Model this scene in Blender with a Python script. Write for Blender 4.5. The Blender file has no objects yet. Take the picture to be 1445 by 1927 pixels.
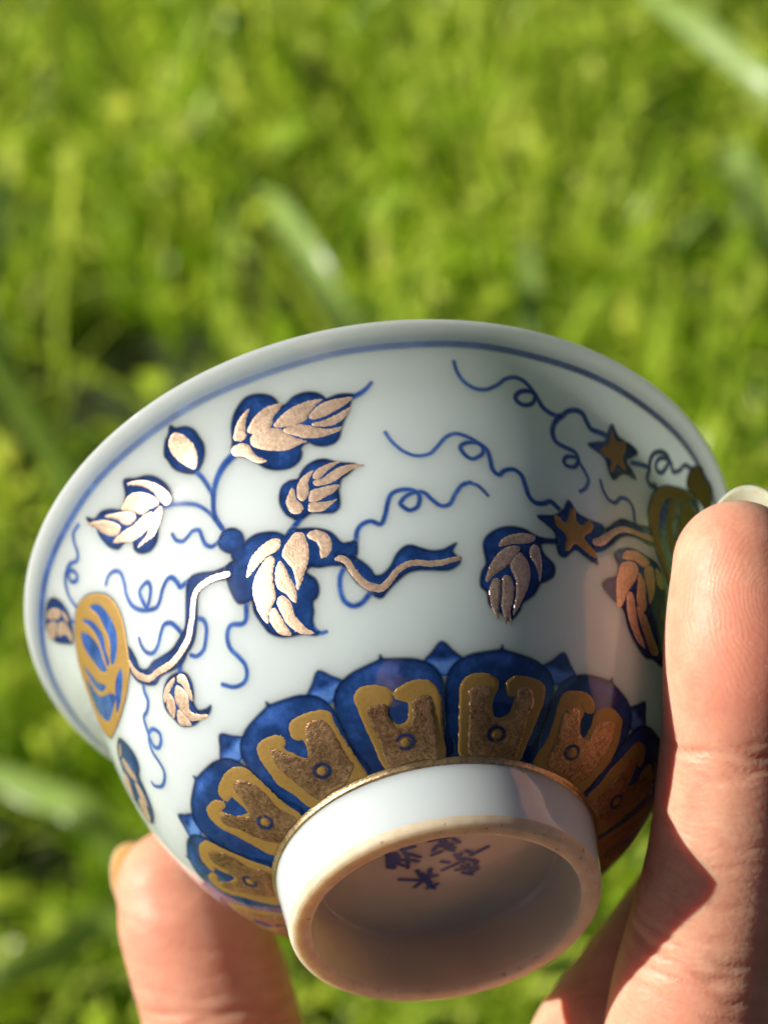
import bpy, math, random
import numpy as np
from mathutils import Matrix, Vector

SC = bpy.context.scene
COL = SC.collection
# ------------------------------------------------------------------ camera, sky, sun, exposure
PITCH = math.radians(45.0)          # the camera looks down at the lawn
CAM_H = 0.64                        # lens height above the ground (m)
FPX, PW, PH = 3200.0, 1445.0, 1927.0
RIGHT = np.array([1.0, 0, 0]); DOWN = np.array([0, -math.sin(PITCH), -math.cos(PITCH)])
FWD = np.array([0, math.cos(PITCH), -math.sin(PITCH)])
ROLL = math.radians(18.0)
RIGHT, DOWN = math.cos(ROLL) * RIGHT + math.sin(ROLL) * DOWN, -math.sin(ROLL) * RIGHT + math.cos(ROLL) * DOWN
EYE = np.array([0, 0, CAM_H])
cam_d = bpy.data.cameras.new('camera'); cam = bpy.data.objects.new('camera', cam_d); COL.objects.link(cam)
cam.matrix_world = Matrix([[RIGHT[i], -DOWN[i], -FWD[i], EYE[i]] for i in range(3)] + [[0, 0, 0, 1]])
cam_d.sensor_fit = 'VERTICAL'; cam_d.sensor_height = 36.0; cam_d.lens = FPX / PH * 36.0
cam_d.clip_start = 0.01; cam_d.clip_end = 500
cam_d.dof.use_dof = True; cam_d.dof.focus_distance = 0.157; cam_d.dof.aperture_fstop = cam_d.lens / 3.3
SC.camera = cam
SUN_CAM = np.array([-0.905, -0.30, -0.30])                        # towards the sun: right / down / forward of the lens
SUN = SUN_CAM[0] * RIGHT + SUN_CAM[1] * DOWN + SUN_CAM[2] * FWD; SUN /= np.linalg.norm(SUN)
SUN_EL = math.asin(SUN[2]); SUN_AZ = math.atan2(SUN[0], SUN[1])
w = bpy.data.worlds.new('World'); SC.world = w; w.use_nodes = True
nt = w.node_tree; bg = nt.nodes['Background']
sky = nt.nodes.new('ShaderNodeTexSky'); sky.sky_type = 'NISHITA'; sky.sun_disc = False
sky.sun_elevation = SUN_EL; sky.sun_rotation = SUN_AZ; sky.air_density = 0.3; sky.dust_density = 0.9; sky.ozone_density = 0.5
nt.links.new(sky.outputs[0], bg.inputs[0]); bg.inputs[1].default_value = 0.05
sl = bpy.data.lights.new('sun', 'SUN'); so = bpy.data.objects.new('sun', sl); COL.objects.link(so)
sl.energy = 5.0; sl.angle = math.radians(0.53); sl.color = (1.0, 0.94, 0.84)
so.rotation_euler = Vector(SUN.tolist()).to_track_quat('Z', 'Y').to_euler()
so.location = (-2, 0, 2)
SC.view_settings.view_transform = 'Standard'; SC.view_settings.look = 'None'
SC.view_settings.exposure = 0.42; SC.view_settings.gamma = 1.0
SC.cycles.max_bounces = 10; SC.cycles.transparent_max_bounces = 24

def W(p):                                                          # lens-aligned millimetres -> world metres
    p = np.asarray(p, float) * 1e-3
    return EYE + p[..., :1] * RIGHT + p[..., 1:2] * DOWN + p[..., 2:3] * FWD
def ray(x, y, z):                                                  # point seen at photo pixel x, y at depth z mm
    return np.array([(x - PW / 2) / FPX * z, (y - PH / 2) / FPX * z, z])

# ------------------------------------------------------------------ helpers
def mesh(name, V, F, mat, parent=None, smooth=True, attrs=None, loc=None):
    V = np.asarray(V, np.float32); F = np.asarray(F, np.int32)
    me = bpy.data.meshes.new(name); k = F.shape[1]
    me.vertices.add(len(V)); me.vertices.foreach_set('co', V.ravel())
    me.loops.add(F.size); me.loops.foreach_set('vertex_index', F.ravel())
    me.polygons.add(len(F)); me.polygons.foreach_set('loop_start', np.arange(0, F.size, k, dtype=np.int32))
    me.polygons.foreach_set('loop_total', np.full(len(F), k, np.int32))
    me.polygons.foreach_set('use_smooth', np.full(len(F), smooth, bool))
    me.update(calc_edges=True); me.validate()
    for n, a in (attrs or {}).items():
        at = me.attributes.new(n, 'FLOAT', 'POINT'); at.data.foreach_set('value', np.asarray(a, np.float32))
    for m in (mat if isinstance(mat, (list, tuple)) else [mat]): me.materials.append(m)
    o = bpy.data.objects.new(name, me); COL.objects.link(o)
    if parent is not None: o.parent = parent
    if loc is not None: o.location = loc
    return o
def tag(o, label=None, cat=None, group=None, kind=None):
    if label: o['label'] = label
    if cat: o['category'] = cat
    if group: o['group'] = group
    if kind: o['kind'] = kind
    return o
class NT:                                                          # tiny node-graph helper
    def __init__(s, name):
        s.m = bpy.data.materials.new(name); s.m.use_nodes = True; s.t = s.m.node_tree
        s.b = s.t.nodes['Principled BSDF']; s.out = s.t.nodes['Material Output']
    def n(s, typ, ins=None, **kw):
        x = s.t.nodes.new(typ)
        for k, v in kw.items(): setattr(x, k, v)
        for k, v in (ins or {}).items():
            if isinstance(v, bpy.types.NodeSocket): s.t.links.new(v, x.inputs[k])
            else: x.inputs[k].default_value = v
        return x
    def math(s, op, a, b=0.0, c=0.0, clamp=False):
        return s.n('ShaderNodeMath', {0: a, 1: b, 2: c}, operation=op, use_clamp=clamp).outputs[0]
    def attr(s, name): return s.n('ShaderNodeAttribute', attribute_name=name).outputs['Fac']
    def noise(s, scale, detail=3, rough=0.5, vec=None, dist=0.0):
        i = {'Scale': scale, 'Detail': detail, 'Roughness': rough, 'Distortion': dist}
        if vec is None: vec = s.n('ShaderNodeTexCoord').outputs['Object']
        i['Vector'] = vec
        return s.n('ShaderNodeTexNoise', i).outputs['Fac']
    def ramp(s, fac, *stops):
        r = s.n('ShaderNodeValToRGB', {'Fac': fac}); e = r.color_ramp.elements
        while len(e) < len(stops): e.new(0.5)
        for el, (p, c) in zip(e, stops): el.position = p; el.color = (*c, 1) if len(c) == 3 else c
        return r.outputs['Color']
    def mix(s, fac, a, b, blend='MIX'):
        x = s.n('ShaderNodeMix', data_type='RGBA', blend_type=blend)
        for i, v in ((0, fac), (6, a), (7, b)):
            if isinstance(v, bpy.types.NodeSocket): s.t.links.new(v, x.inputs[i])
            else: x.inputs[i].default_value = (*v, 1) if isinstance(v, tuple) and len(v) == 3 else v
        return x.outputs[2]
    def set(s, **kw):
        for k, v in kw.items():
            k = k.replace('_', ' ')
            if isinstance(v, bpy.types.NodeSocket): s.t.links.new(v, s.b.inputs[k])
            else: s.b.inputs[k].default_value = (*v, 1) if isinstance(v, tuple) and len(v) == 3 and s.b.inputs[k].type == 'RGBA' else v
        return s
    def bump(s, h, strength, dist=0.001):
        s.set(Normal=s.n('ShaderNodeBump', {'Height': h, 'Strength': strength, 'Distance': dist}).outputs[0]); return s

# ------------------------------------------------------------------ materials of the cup
def porcelain():
    g = NT('porcelain_glaze')
    n = g.noise(60, 3); 
    g.set(Base_Color=g.mix(n, (0.63, 0.705, 0.715), (0.60, 0.685, 0.70)), Roughness=0.03, IOR=1.5,
          Subsurface_Weight=1.0, Subsurface_Radius=(1.0, 1.0, 0.95), Subsurface_Scale=0.0055)
    g.bump(g.math('ADD', g.noise(110, 2), g.math('MULTIPLY', g.noise(900, 2), 0.05)), 0.035, 0.002)
    return g.m
def unglazed():
    g = NT('unglazed_foot'); n = g.noise(700, 5); sp = g.math('GREATER_THAN', g.noise(1300, 2), 0.69)
    g.set(Base_Color=g.mix(g.math('MULTIPLY', sp, 0.5), g.ramp(n, (0.3, (0.66, 0.52, 0.35)), (0.7, (0.76, 0.65, 0.47))), (0.25, 0.14, 0.07)), Roughness=0.62,
          Subsurface_Weight=1.0, Subsurface_Radius=(1.0, 0.8, 0.55), Subsurface_Scale=0.003)
    g.bump(n, 0.25, 0.0004); return g.m
def cobalt(name='underglaze_cobalt', spec=0.5):
    g = NT(name)
    d = g.attr('wash'); p = g.attr('paint')
    n1 = g.noise(420, 4, 0.6); n2 = g.noise(1500, 3, 0.6)
    d2 = g.math('ADD', d, g.math('MULTIPLY', g.math('SUBTRACT', n1, 0.5), 0.85))
    d2 = g.math('ADD', d2, g.math('MULTIPLY', g.math('SUBTRACT', n2, 0.5), 0.35), clamp=True)
    col = g.ramp(d2, (0.0, (0.11, 0.25, 0.60)), (0.32, (0.035, 0.105, 0.38)), (0.62, (0.012, 0.044, 0.165)), (1.0, (0.003, 0.011, 0.05)))
    g.set(Base_Color=col, Roughness=0.06, IOR=1.5, Alpha=p, Specular_IOR_Level=spec)
    return g.m
def gold(name, a, b, rough, metal, grain, sparkle):
    g = NT(name); n = g.noise(2600, 4, 0.7); n2 = g.noise(500, 3)
    f = g.math('ADD', g.math('MULTIPLY', n, 0.7), g.math('MULTIPLY', n2, 0.3))
    g.set(Base_Color=g.ramp(f, (0.36, a), (0.62, b)), Roughness=g.math('ADD', rough, g.math('MULTIPLY', n2, 0.15)), Metallic=metal)
    g.bump(g.math('ADD', n, g.math('MULTIPLY', g.noise(6000, 2), sparkle)), grain, 0.0002)
    return g.m
def recess_glaze():  # foot recess: warm light bounced off the hand is put into the colour
    g = NT('bounce_warmed_glaze'); n = g.noise(120, 4)
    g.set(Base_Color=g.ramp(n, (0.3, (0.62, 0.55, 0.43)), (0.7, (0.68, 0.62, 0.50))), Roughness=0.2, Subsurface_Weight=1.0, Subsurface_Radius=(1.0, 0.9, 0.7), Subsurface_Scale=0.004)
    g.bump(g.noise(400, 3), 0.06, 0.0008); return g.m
M_RECESS = recess_glaze(); M_PORC = porcelain(); M_BISC = unglazed(); M_BLUE = cobalt(); M_MARK = cobalt('cobalt_mark', 0.12)
M_LEAF = gold('gold_leaf', (0.44, 0.30, 0.205), (0.76, 0.56, 0.40), 0.36, 0.5, 0.17, 0.8)
M_BRONZE = gold('burnished_gold', (0.20, 0.11, 0.05), (0.62, 0.37, 0.18), 0.30, 0.75, 0.4, 0.8)
M_OCHRE = gold('ochre_gilding', (0.34, 0.20, 0.045), (0.40, 0.245, 0.06), 0.42, 0.25, 0.08, 0.2)
M_BAND = gold('gilded_band', (0.30, 0.20, 0.10), (0.66, 0.48, 0.26), 0.28, 0.85, 0.3, 0.5)

# ------------------------------------------------------------------ cup frame: foot at the origin, axis = local z
AX = np.array([-0.14164318, -0.68605312, 0.71363039]); E1 = np.array([-0.97934497, 0.2021965, 0.0]); E2 = np.cross(AX, E1)
CUP_O = np.array([6.0947, 38.9155, 162.5792])
def Wd(v): return v[0] * RIGHT + v[1] * DOWN + v[2] * FWD
cup = bpy.data.objects.new('porcelain_cup', None); COL.objects.link(cup); cup.empty_display_size = 0.02
R3 = np.stack([Wd(E1), Wd(E2), Wd(AX)], 1); O3 = W(CUP_O)
cup.matrix_world = Matrix([[*R3[i], O3[i]] for i in range(3)] + [[0, 0, 0, 1]])
tag(cup, 'blue and white porcelain cup with gilded vine painting, held up with its foot towards us', 'cup')
ZK = np.array([6.56, 7.6, 9.5, 13.05, 17, 21.5, 26.5, 31.5, 36, 38.5, 40.05, 40.95])
RK = np.array([15.81, 18.0, 21.1, 24.74, 27.6, 29.9, 31.65, 33.05, 34.9, 36.65, 38.16, 39.45])
def pchip(xk, yk, x):
    h = np.diff(xk); d = np.diff(yk) / h; m = np.zeros(len(xk)); m[0] = d[0]; m[-1] = d[-1]
    for i in range(1, len(xk) - 1):
        m[i] = 0 if d[i-1] * d[i] <= 0 else 3 * (h[i-1] + h[i]) / ((2*h[i] + h[i-1]) / d[i-1] + (h[i] + 2*h[i-1]) / d[i])
    i = np.clip(np.searchsorted(xk, x) - 1, 0, len(h) - 1); t = (x - xk[i]) / h[i]
    return (2*t**3-3*t**2+1)*yk[i] + (t**3-2*t**2+t)*h[i]*m[i] + (-2*t**3+3*t**2)*yk[i+1] + (t**3-t**2)*h[i]*m[i+1]
PZ = np.linspace(ZK[0], ZK[-1], 3000); PR = pchip(ZK, RK, PZ)
PS = np.r_[0, np.cumsum(np.hypot(np.diff(PZ), np.diff(PR)))]
PDR = np.gradient(PR, PZ)
def on_cup(az, s, off):                                            # azimuth deg, arc length mm, offset mm -> local metres
    z = np.interp(s, PS, PZ); r = np.interp(s, PS, PR); k = np.interp(s, PS, PDR); n = np.hypot(1, k)
    r = r + off / n; z = z - off * k / n; a = np.radians(az)
    return np.stack([r * np.cos(a), r * np.sin(a), z], -1) * 1e-3
def lathe(name, prof, mat, parent, n=384, mats=None):
    P = np.asarray(prof, float); t = np.arange(n) * 2 * np.pi / n
    V = np.stack([P[:, 0, None] * np.cos(t), P[:, 0, None] * np.sin(t), np.repeat(P[:, 1, None], n, 1)], -1).reshape(-1, 3) * 1e-3
    i, j = np.meshgrid(np.arange(len(P) - 1), np.arange(n), indexing='ij'); j2 = (j + 1) % n
    F = np.stack([i*n+j, i*n+j2, (i+1)*n+j2, (i+1)*n+j], -1).reshape(-1, 4)
    o = mesh(name, V, F, mat, parent)
    if mats is not None: o.data.polygons.foreach_set('material_index', np.repeat(np.asarray(mats, np.int32), n))
    return o
def spline(P, n=6, closed=False):                                  # Catmull-Rom
    P = np.asarray(P, float); k = len(P)
    if k < 3: return P
    if closed: Q = np.concatenate([P[-1:], P, P[:2]]); m = k
    else: Q = np.concatenate([2*P[:1]-P[1:2], P, 2*P[-1:]-P[-2:-1]]); m = k - 1
    t = np.linspace(0, 1, n, endpoint=False)[:, None]; out = []
    for i in range(m):
        a, b, c, d = Q[i:i+4]
        out.append(0.5 * (2*b + (c-a)*t + (2*a-5*b+4*c-d)*t**2 + (-a+3*b-3*c+d)*t**3))
    if not closed: out.append(P[-1:])
    return np.concatenate(out)
MOTIFS = [['painted_leaf', 'large cobalt leaf with eight gold strokes near the rim', [['p', [[71.58, 36.76], [72.16, 38.0], [73.32, 39.06], [74.7, 39.75], [76.18, 40.13], [77.92, 39.98], [79.45, 39.47], [80.21, 38.87], [80.43, 38.25], [81.52, 38.11], [82.94, 38.59], [84.75, 38.69], [86.41, 38.4], [87.4, 37.9], [87.87, 37.54], [89.69, 37.71], [91.4, 37.57], [92.77, 37.28], [91.84, 37.1], [90.95, 36.05], [89.88, 35.01], [89.21, 34.3], [88.61, 33.38], [87.51, 32.84], [85.95, 32.8], [84.51, 33.15], [83.43, 33.66], [82.05, 33.33], [81.98, 32.72], [81.21, 31.96], [79.45, 31.62], [77.27, 31.92], [75.54, 32.56], [74.54, 33.34], [72.76, 34.56], [70.87, 35.52]]],
['s', [[91.87, 37.19], [93.42, 37.49], [94.38, 37.87], [95.12, 38.31]],
[0.461, 0.376, 0.291, 0.205]],
['s', [[71.12, 35.35], [68.67, 34.74], [66.88, 33.84], [65.78, 32.92], [64.79, 31.53]],
[0.824, 0.721, 0.618, 0.514, 0.41]],
['s', [[64.79, 31.53], [64.33, 30.16], [65.33, 28.41]],
[0.359, 0.383, 0.406]]],
[['p', [[75.99, 39.02], [75.11, 38.86], [73.93, 38.49], [72.97, 37.97], [72.11, 37.21], [71.9, 36.62], [73.0, 36.3], [73.93, 36.49], [74.17, 37.23], [74.62, 37.91], [75.42, 38.58]]],
['p', [[80.94, 38.29], [79.27, 38.51], [77.68, 38.4], [76.01, 37.94], [74.65, 37.2], [74.41, 36.77], [75.66, 36.33], [77.27, 36.33], [78.52, 36.63], [79.0, 37.31], [80.13, 37.74]]],
['p', [[87.29, 37.57], [85.58, 37.78], [83.78, 37.76], [81.88, 37.56], [80.16, 37.14], [78.8, 36.56], [79.11, 36.19], [80.87, 35.9], [82.7, 35.82], [84.02, 36.06], [84.66, 36.53], [85.95, 37.18]]],
['p', [[92.01, 37.17], [90.15, 37.31], [88.08, 37.32], [86.2, 37.04], [84.8, 36.5], [84.49, 36.07], [85.45, 35.8], [87.3, 35.88], [89.22, 36.24], [90.83, 36.64]]],
['p', [[91.46, 36.27], [89.71, 35.92], [87.81, 35.6], [86.25, 35.46], [84.89, 35.5], [84.91, 35.16], [86.63, 34.8], [88.14, 34.76], [89.77, 35.12], [90.86, 35.76]]],
['p', [[89.3, 34.39], [87.72, 34.42], [85.98, 34.71], [84.35, 35.3], [82.97, 35.72], [81.15, 35.84], [80.03, 35.78], [80.16, 35.35], [81.64, 34.73], [83.3, 34.13], [85.36, 33.81], [87.54, 33.85], [88.97, 34.04]]],
['p', [[83.32, 33.78], [81.82, 34.39], [80.56, 35.16], [79.6, 35.88], [78.23, 36.35], [76.55, 36.51], [75.04, 36.4], [74.33, 35.98], [74.49, 35.32], [75.78, 34.57], [77.49, 34.0], [79.58, 33.55], [81.2, 33.6], [82.52, 33.74]]],
['p', [[76.17, 33.23], [74.84, 33.99], [74.22, 34.78], [73.9, 35.48], [73.02, 36.03], [71.57, 36.14], [70.74, 35.77], [71.02, 35.17], [72.48, 34.68], [73.47, 33.95], [74.69, 33.3]]]],
[]],
['painted_leaf', 'cobalt leaf with six gold strokes above the vine knot', [['p', [[78.04, 26.17], [76.99, 26.92], [76.44, 28.1], [76.65, 29.11], [77.49, 29.97], [78.93, 30.26], [80.38, 30.15], [81.04, 30.64], [82.23, 31.23], [83.93, 31.52], [85.47, 31.4], [86.88, 30.89], [88.03, 30.56], [90.37, 30.02], [88.88, 29.22], [87.49, 28.8], [86.93, 28.05], [86.65, 27.68], [86.55, 26.88], [86.22, 25.92], [85.1, 25.5], [83.21, 25.73], [81.36, 26.08], [79.94, 25.86], [78.86, 25.69]]],
['s', [[79.32, 25.99], [78.27, 25.51], [77.21, 25.04], [76.18, 24.67]],
[0.598, 0.548, 0.498, 0.448]]],
[['p', [[79.03, 29.44], [78.27, 28.93], [77.48, 28.17], [77.53, 27.42], [78.25, 26.67], [79.33, 26.44], [80.16, 26.83], [79.91, 27.51], [79.29, 28.06], [79.36, 28.89]]],
['p', [[83.22, 30.57], [81.58, 30.32], [80.42, 29.82], [79.74, 29.02], [79.63, 28.09], [80.29, 27.63], [81.2, 27.86], [81.79, 28.58], [81.91, 29.4], [82.6, 30.0]]],
['p', [[88.08, 30.7], [86.55, 30.84], [84.59, 30.67], [83.37, 30.37], [82.84, 29.74], [83.86, 29.44], [85.33, 30.01], [86.72, 30.4]]],
['p', [[91.85, 29.74], [89.78, 30.14], [87.59, 30.15], [85.9, 29.8], [84.5, 29.42], [82.89, 29.41], [82.87, 28.89], [84.24, 28.63], [86.18, 28.7], [87.91, 29.16], [89.6, 29.53]]],
['p', [[86.98, 28.21], [85.45, 28.41], [83.53, 28.45], [82.06, 28.42], [81.37, 27.41], [82.73, 27.1], [84.45, 27.34], [86.17, 27.66]]],
['p', [[86.19, 26.77], [84.89, 26.75], [83.33, 26.92], [81.45, 27.19], [80.89, 26.58], [81.4, 26.17], [82.96, 25.92], [84.35, 26.13]]]],
[]],
['painted_leaf', 'biggest hanging cobalt leaf with seven gold strokes at the vine knot', [['p', [[68.43, 25.86], [66.92, 24.85], [64.05, 24.68], [63.28, 23.47], [63.15, 22.08], [63.72, 20.61], [65.32, 20.26], [66.47, 20.15], [66.18, 19.25], [66.24, 18.56], [66.87, 17.35], [67.43, 16.55], [69.2, 15.72], [71.33, 15.32], [73.93, 15.04], [75.93, 14.53], [77.15, 14.59], [76.34, 15.09], [76.34, 15.9], [77.05, 16.68], [77.4, 17.52], [78.54, 17.87], [79.23, 18.57], [79.1, 19.52], [77.8, 20.42], [78.73, 20.84], [80.32, 20.51], [82.33, 20.35], [84.26, 20.05], [85.52, 19.77], [87.43, 20.71], [87.75, 21.98], [86.45, 22.07], [85.19, 22.25], [83.98, 23.42], [82.57, 24.05], [80.75, 24.53], [78.53, 24.91], [76.94, 25.2], [76.02, 24.7], [74.6, 25.44], [72.7, 25.92], [70.64, 26.17]]],
['p', [[63.92, 27.57], [65.24, 28.22], [67.06, 28.0], [68.34, 27.14], [68.48, 26.16], [67.81, 25.41], [66.07, 25.41], [64.5, 26.11], [63.74, 26.88]]],
['p', [[65.86, 26.42], [67.91, 25.59], [68.25, 24.46], [65.61, 24.62]]],
['s', [[76.05, 15.23], [76.77, 14.6], [78.26, 14.49]],
[0.389, 0.292, 0.194]]],
[['p', [[74.86, 24.47], [74.01, 24.94], [72.21, 24.92], [70.18, 24.54], [68.54, 23.97], [66.95, 22.6], [67.89, 22.54], [69.73, 23.05], [71.84, 23.5], [73.53, 23.59], [74.49, 23.86]]],
['p', [[77.74, 24.68], [78.98, 24.35], [79.4, 23.38], [79.15, 22.06], [78.32, 21.07], [77.48, 20.48], [76.78, 19.87], [75.32, 19.13], [75.57, 20.3], [75.56, 21.26], [74.91, 22.08], [74.45, 23.07], [75.44, 23.83], [76.53, 24.28]]],
['p', [[79.72, 24.1], [80.98, 24.29], [82.49, 23.87], [83.49, 23.01], [83.43, 22.06], [82.45, 21.36], [81.04, 21.29], [81.22, 22.44], [80.82, 23.1], [79.84, 23.58]]],
['p', [[72.67, 23.33], [72.86, 22.65], [71.89, 21.71], [71.39, 20.47], [71.07, 19.39], [69.82, 18.74], [68.52, 18.09], [67.94, 17.38], [67.28, 17.82], [66.86, 19.08], [67.11, 20.76], [68.34, 22.02], [69.96, 22.79], [71.59, 23.37]]],
['p', [[73.71, 22.55], [74.29, 21.93], [74.56, 21.09], [74.82, 20.27], [75.14, 19.26], [74.5, 18.08], [73.67, 18.44], [73.06, 19.23], [72.0, 19.94], [71.94, 20.92], [72.64, 21.92]]],
['p', [[71.95, 19.29], [72.84, 18.9], [73.45, 18.11], [73.39, 17.2], [73.77, 16.39], [74.67, 15.48], [75.87, 14.72], [73.9, 14.99], [72.41, 15.65], [71.26, 16.72], [70.97, 17.9], [70.89, 18.87]]],
['p', [[70.03, 18.5], [70.57, 17.9], [70.87, 16.99], [71.22, 16.17], [71.4, 15.4], [69.66, 15.77], [68.68, 16.55], [68.37, 17.56], [68.95, 18.28]]]],
[]],
['vine_branch', 'wavy cobalt branch with a gold ribbon right of the vine knot', [['p', [[83.48, 21.38], [85.2, 21.02], [86.85, 20.51], [88.24, 19.78], [89.3, 19.01], [89.89, 18.32], [91.44, 18.34], [93.03, 18.99], [94.36, 19.96], [95.88, 20.58], [97.23, 20.67], [98.79, 20.3], [100.7, 19.94], [102.72, 19.97], [104.14, 20.3], [105.37, 20.56], [104.53, 19.75], [105.75, 18.93], [105.14, 18.4], [103.33, 17.98], [100.59, 18.07], [97.88, 18.2], [95.79, 18.06], [93.89, 17.5], [91.9, 16.79], [90.25, 16.16], [88.96, 16.47], [87.87, 17.21], [86.47, 18.01], [85.66, 18.93], [84.95, 20.04]]]],
[['s', [[83.73, 20.78], [84.55, 20.71], [85.5, 20.14], [86.23, 19.03], [87.33, 17.99], [88.79, 17.32], [90.61, 17.06], [92.38, 17.63], [93.83, 18.34], [95.68, 18.82], [97.74, 18.92], [99.72, 18.72], [102.11, 18.72], [105.61, 19.11]],
[0.392, 0.637, 0.637, 0.684, 0.731, 0.779, 0.73, 0.633, 0.585, 0.586, 0.586, 0.587, 0.587, 0.442]]],
[]],
['vine_tendril', '', [['s', [[84.87, 19.86], [83.63, 19.04], [83.04, 17.86], [83.19, 16.76], [84.45, 16.05], [86.28, 16.08], [87.98, 16.67]],
[0.343, 0.358, 0.374, 0.389, 0.405, 0.421, 0.437]]],
[], []],
['vine_tendril', '', [['s', [[87.72, 21.89], [88.24, 22.87], [89.28, 23.51], [90.97, 23.69], [92.6, 23.22], [93.7, 24.18], [94.29, 25.1], [95.21, 26.11], [96.89, 26.47], [98.76, 26.35], [99.9, 25.85], [99.87, 25.1], [99.22, 24.44], [97.88, 24.23], [96.88, 24.69], [96.58, 25.1], [97.64, 25.72], [99.32, 26.08], [100.87, 25.94], [101.97, 25.21], [103.41, 24.48], [105.07, 24.65], [106.28, 25.74], [107.79, 26.76], [109.14, 27.03]],
[0.393, 0.39, 0.387, 0.383, 0.378, 0.375, 0.372, 0.369, 0.366, 0.361, 0.357, 0.352, 0.347, 0.343, 0.339, 0.335, 0.332, 0.328, 0.324, 0.319, 0.315, 0.311, 0.308, 0.305, 0.302]],
['s', [[108.01, 26.74], [108.77, 26.94], [110.3, 26.74], [111.35, 26.18], [112.03, 25.71]],
[0.301, 0.276, 0.251, 0.226, 0.201]],
['s', [[107.43, 26.61], [108.77, 26.94]],
[0.301, 0.301]]],
[], []],
['vine_tendril', '', [['s', [[96.09, 32.99], [96.97, 31.86], [98.54, 30.73], [100.55, 30.1], [102.76, 30.23], [104.17, 30.93], [105.96, 32.05], [107.6, 32.48], [109.15, 32.31], [110.97, 31.78], [112.15, 31.12], [111.96, 30.37], [110.27, 29.73], [109.04, 30.04], [108.27, 30.96], [109.33, 31.5], [111.26, 31.58], [112.78, 30.95], [113.25, 29.93], [113.5, 28.68], [114.56, 28.16], [115.69, 28.74], [117.44, 29.01], [118.73, 28.51], [119.25, 27.52], [119.77, 26.33], [120.93, 25.66], [122.59, 25.76], [124.13, 26.18], [125.59, 25.68], [126.7, 25.24]],
[0.203, 0.213, 0.222, 0.232, 0.243, 0.254, 0.265, 0.276, 0.286, 0.296, 0.306, 0.316, 0.325, 0.335, 0.346, 0.357, 0.368, 0.378, 0.387, 0.396, 0.406, 0.417, 0.428, 0.438, 0.447, 0.456, 0.466, 0.477, 0.489, 0.499, 0.51]]],
[], []],
['vine_tendril', '', [['s', [[108.15, 40.02], [108.64, 39.03], [109.79, 38.05], [111.59, 37.48], [113.44, 37.5], [115.29, 38.13], [116.49, 38.81], [118.02, 39.17], [119.63, 38.99], [121.01, 38.41], [121.92, 37.77], [121.5, 36.93], [120.18, 36.55], [119.02, 36.69], [118.45, 37.21], [119.44, 37.91], [121.39, 38.08], [122.46, 37.46], [123.56, 36.75], [125.34, 36.35], [126.95, 36.44], [128.13, 37.18], [129.52, 37.6], [131.03, 37.59], [132.14, 36.93], [133.24, 36.37], [135.27, 36.46], [136.96, 36.5]],
[0.207, 0.219, 0.23, 0.242, 0.254, 0.266, 0.278, 0.291, 0.303, 0.315, 0.327, 0.338, 0.348, 0.359, 0.371, 0.384, 0.396, 0.408, 0.42, 0.432, 0.445, 0.459, 0.472, 0.485, 0.497, 0.509, 0.523, 0.536]]],
[], []],
['vine_tendril', '', [['s', [[126.95, 36.44], [125.76, 35.41], [125.42, 34.32], [126.14, 33.41], [128.0, 33.13], [129.92, 32.99], [130.69, 32.2], [129.85, 31.27], [128.27, 31.06], [127.61, 31.47], [128.34, 32.14], [130.11, 32.39], [131.08, 31.86], [132.25, 31.04], [132.8, 30.29], [132.03, 29.24], [130.69, 28.51]],
[0.475, 0.459, 0.445, 0.431, 0.419, 0.407, 0.393, 0.379, 0.364, 0.352, 0.34, 0.328, 0.315, 0.301, 0.288, 0.273, 0.259]]],
[], []],
['star_blossom', 'smaller dark star blossom with an ochre heart near the rim', [['p', [[137.29, 37.97], [139.38, 37.08], [142.69, 37.14], [144.41, 36.74], [141.99, 35.18], [143.22, 34.59], [144.74, 33.8], [141.4, 33.44], [138.93, 31.98], [137.69, 32.76], [136.43, 33.97], [132.84, 34.49], [134.77, 35.25], [136.55, 35.9]]]],
[['p', [[137.51, 37.38], [138.94, 36.57], [141.04, 37.01], [141.32, 36.14], [140.94, 35.06], [141.97, 34.1], [141.36, 33.82], [139.64, 33.99], [138.7, 32.81], [137.89, 32.82], [138.01, 34.01], [136.02, 34.24], [135.75, 34.93], [137.17, 35.69]]]],
[]],
['star_blossom', 'larger dark star blossom with a four armed ochre cross', [['p', [[127.95, 26.96], [129.62, 25.87], [132.36, 25.57], [135.87, 25.49], [133.4, 23.12], [133.81, 21.95], [134.27, 21.07], [131.49, 21.35], [129.03, 21.72], [126.85, 20.62], [125.42, 20.76], [124.91, 21.89], [124.62, 22.9], [122.98, 23.56], [121.23, 24.24], [124.44, 24.69], [126.58, 25.52]]]],
[['p', [[128.39, 26.16], [129.38, 26.01], [129.42, 24.91], [130.8, 24.71], [132.36, 25.57], [133.29, 25.11], [132.86, 24.38], [131.11, 23.49], [131.85, 22.91], [133.6, 22.36], [133.75, 21.59], [131.47, 21.87], [129.03, 22.33], [127.75, 21.43], [126.66, 21.36], [127.05, 22.55], [126.55, 23.18], [125.02, 23.66], [124.61, 24.67], [125.47, 24.8], [126.99, 24.32], [127.78, 25.36]]]],
[]],
['vine_branch', 'short branch with a gold ribbon between the star blossom and the finger', [['p', [[133.01, 22.51], [135.0, 22.64], [137.47, 23.81], [140.08, 25.39], [142.84, 26.32], [145.76, 26.79], [150.08, 27.38], [150.32, 29.41], [145.93, 28.44], [143.45, 28.08], [140.9, 27.73], [138.85, 26.79], [136.69, 25.59], [133.46, 24.78]]]],
[['s', [[133.6, 23.34], [135.4, 23.87], [138.36, 25.52], [141.01, 26.55], [143.82, 27.05], [146.83, 27.48], [149.87, 28.13]],
[0.717, 0.926, 0.676, 0.629, 0.633, 0.637, 0.696]]],
[]],
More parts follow.
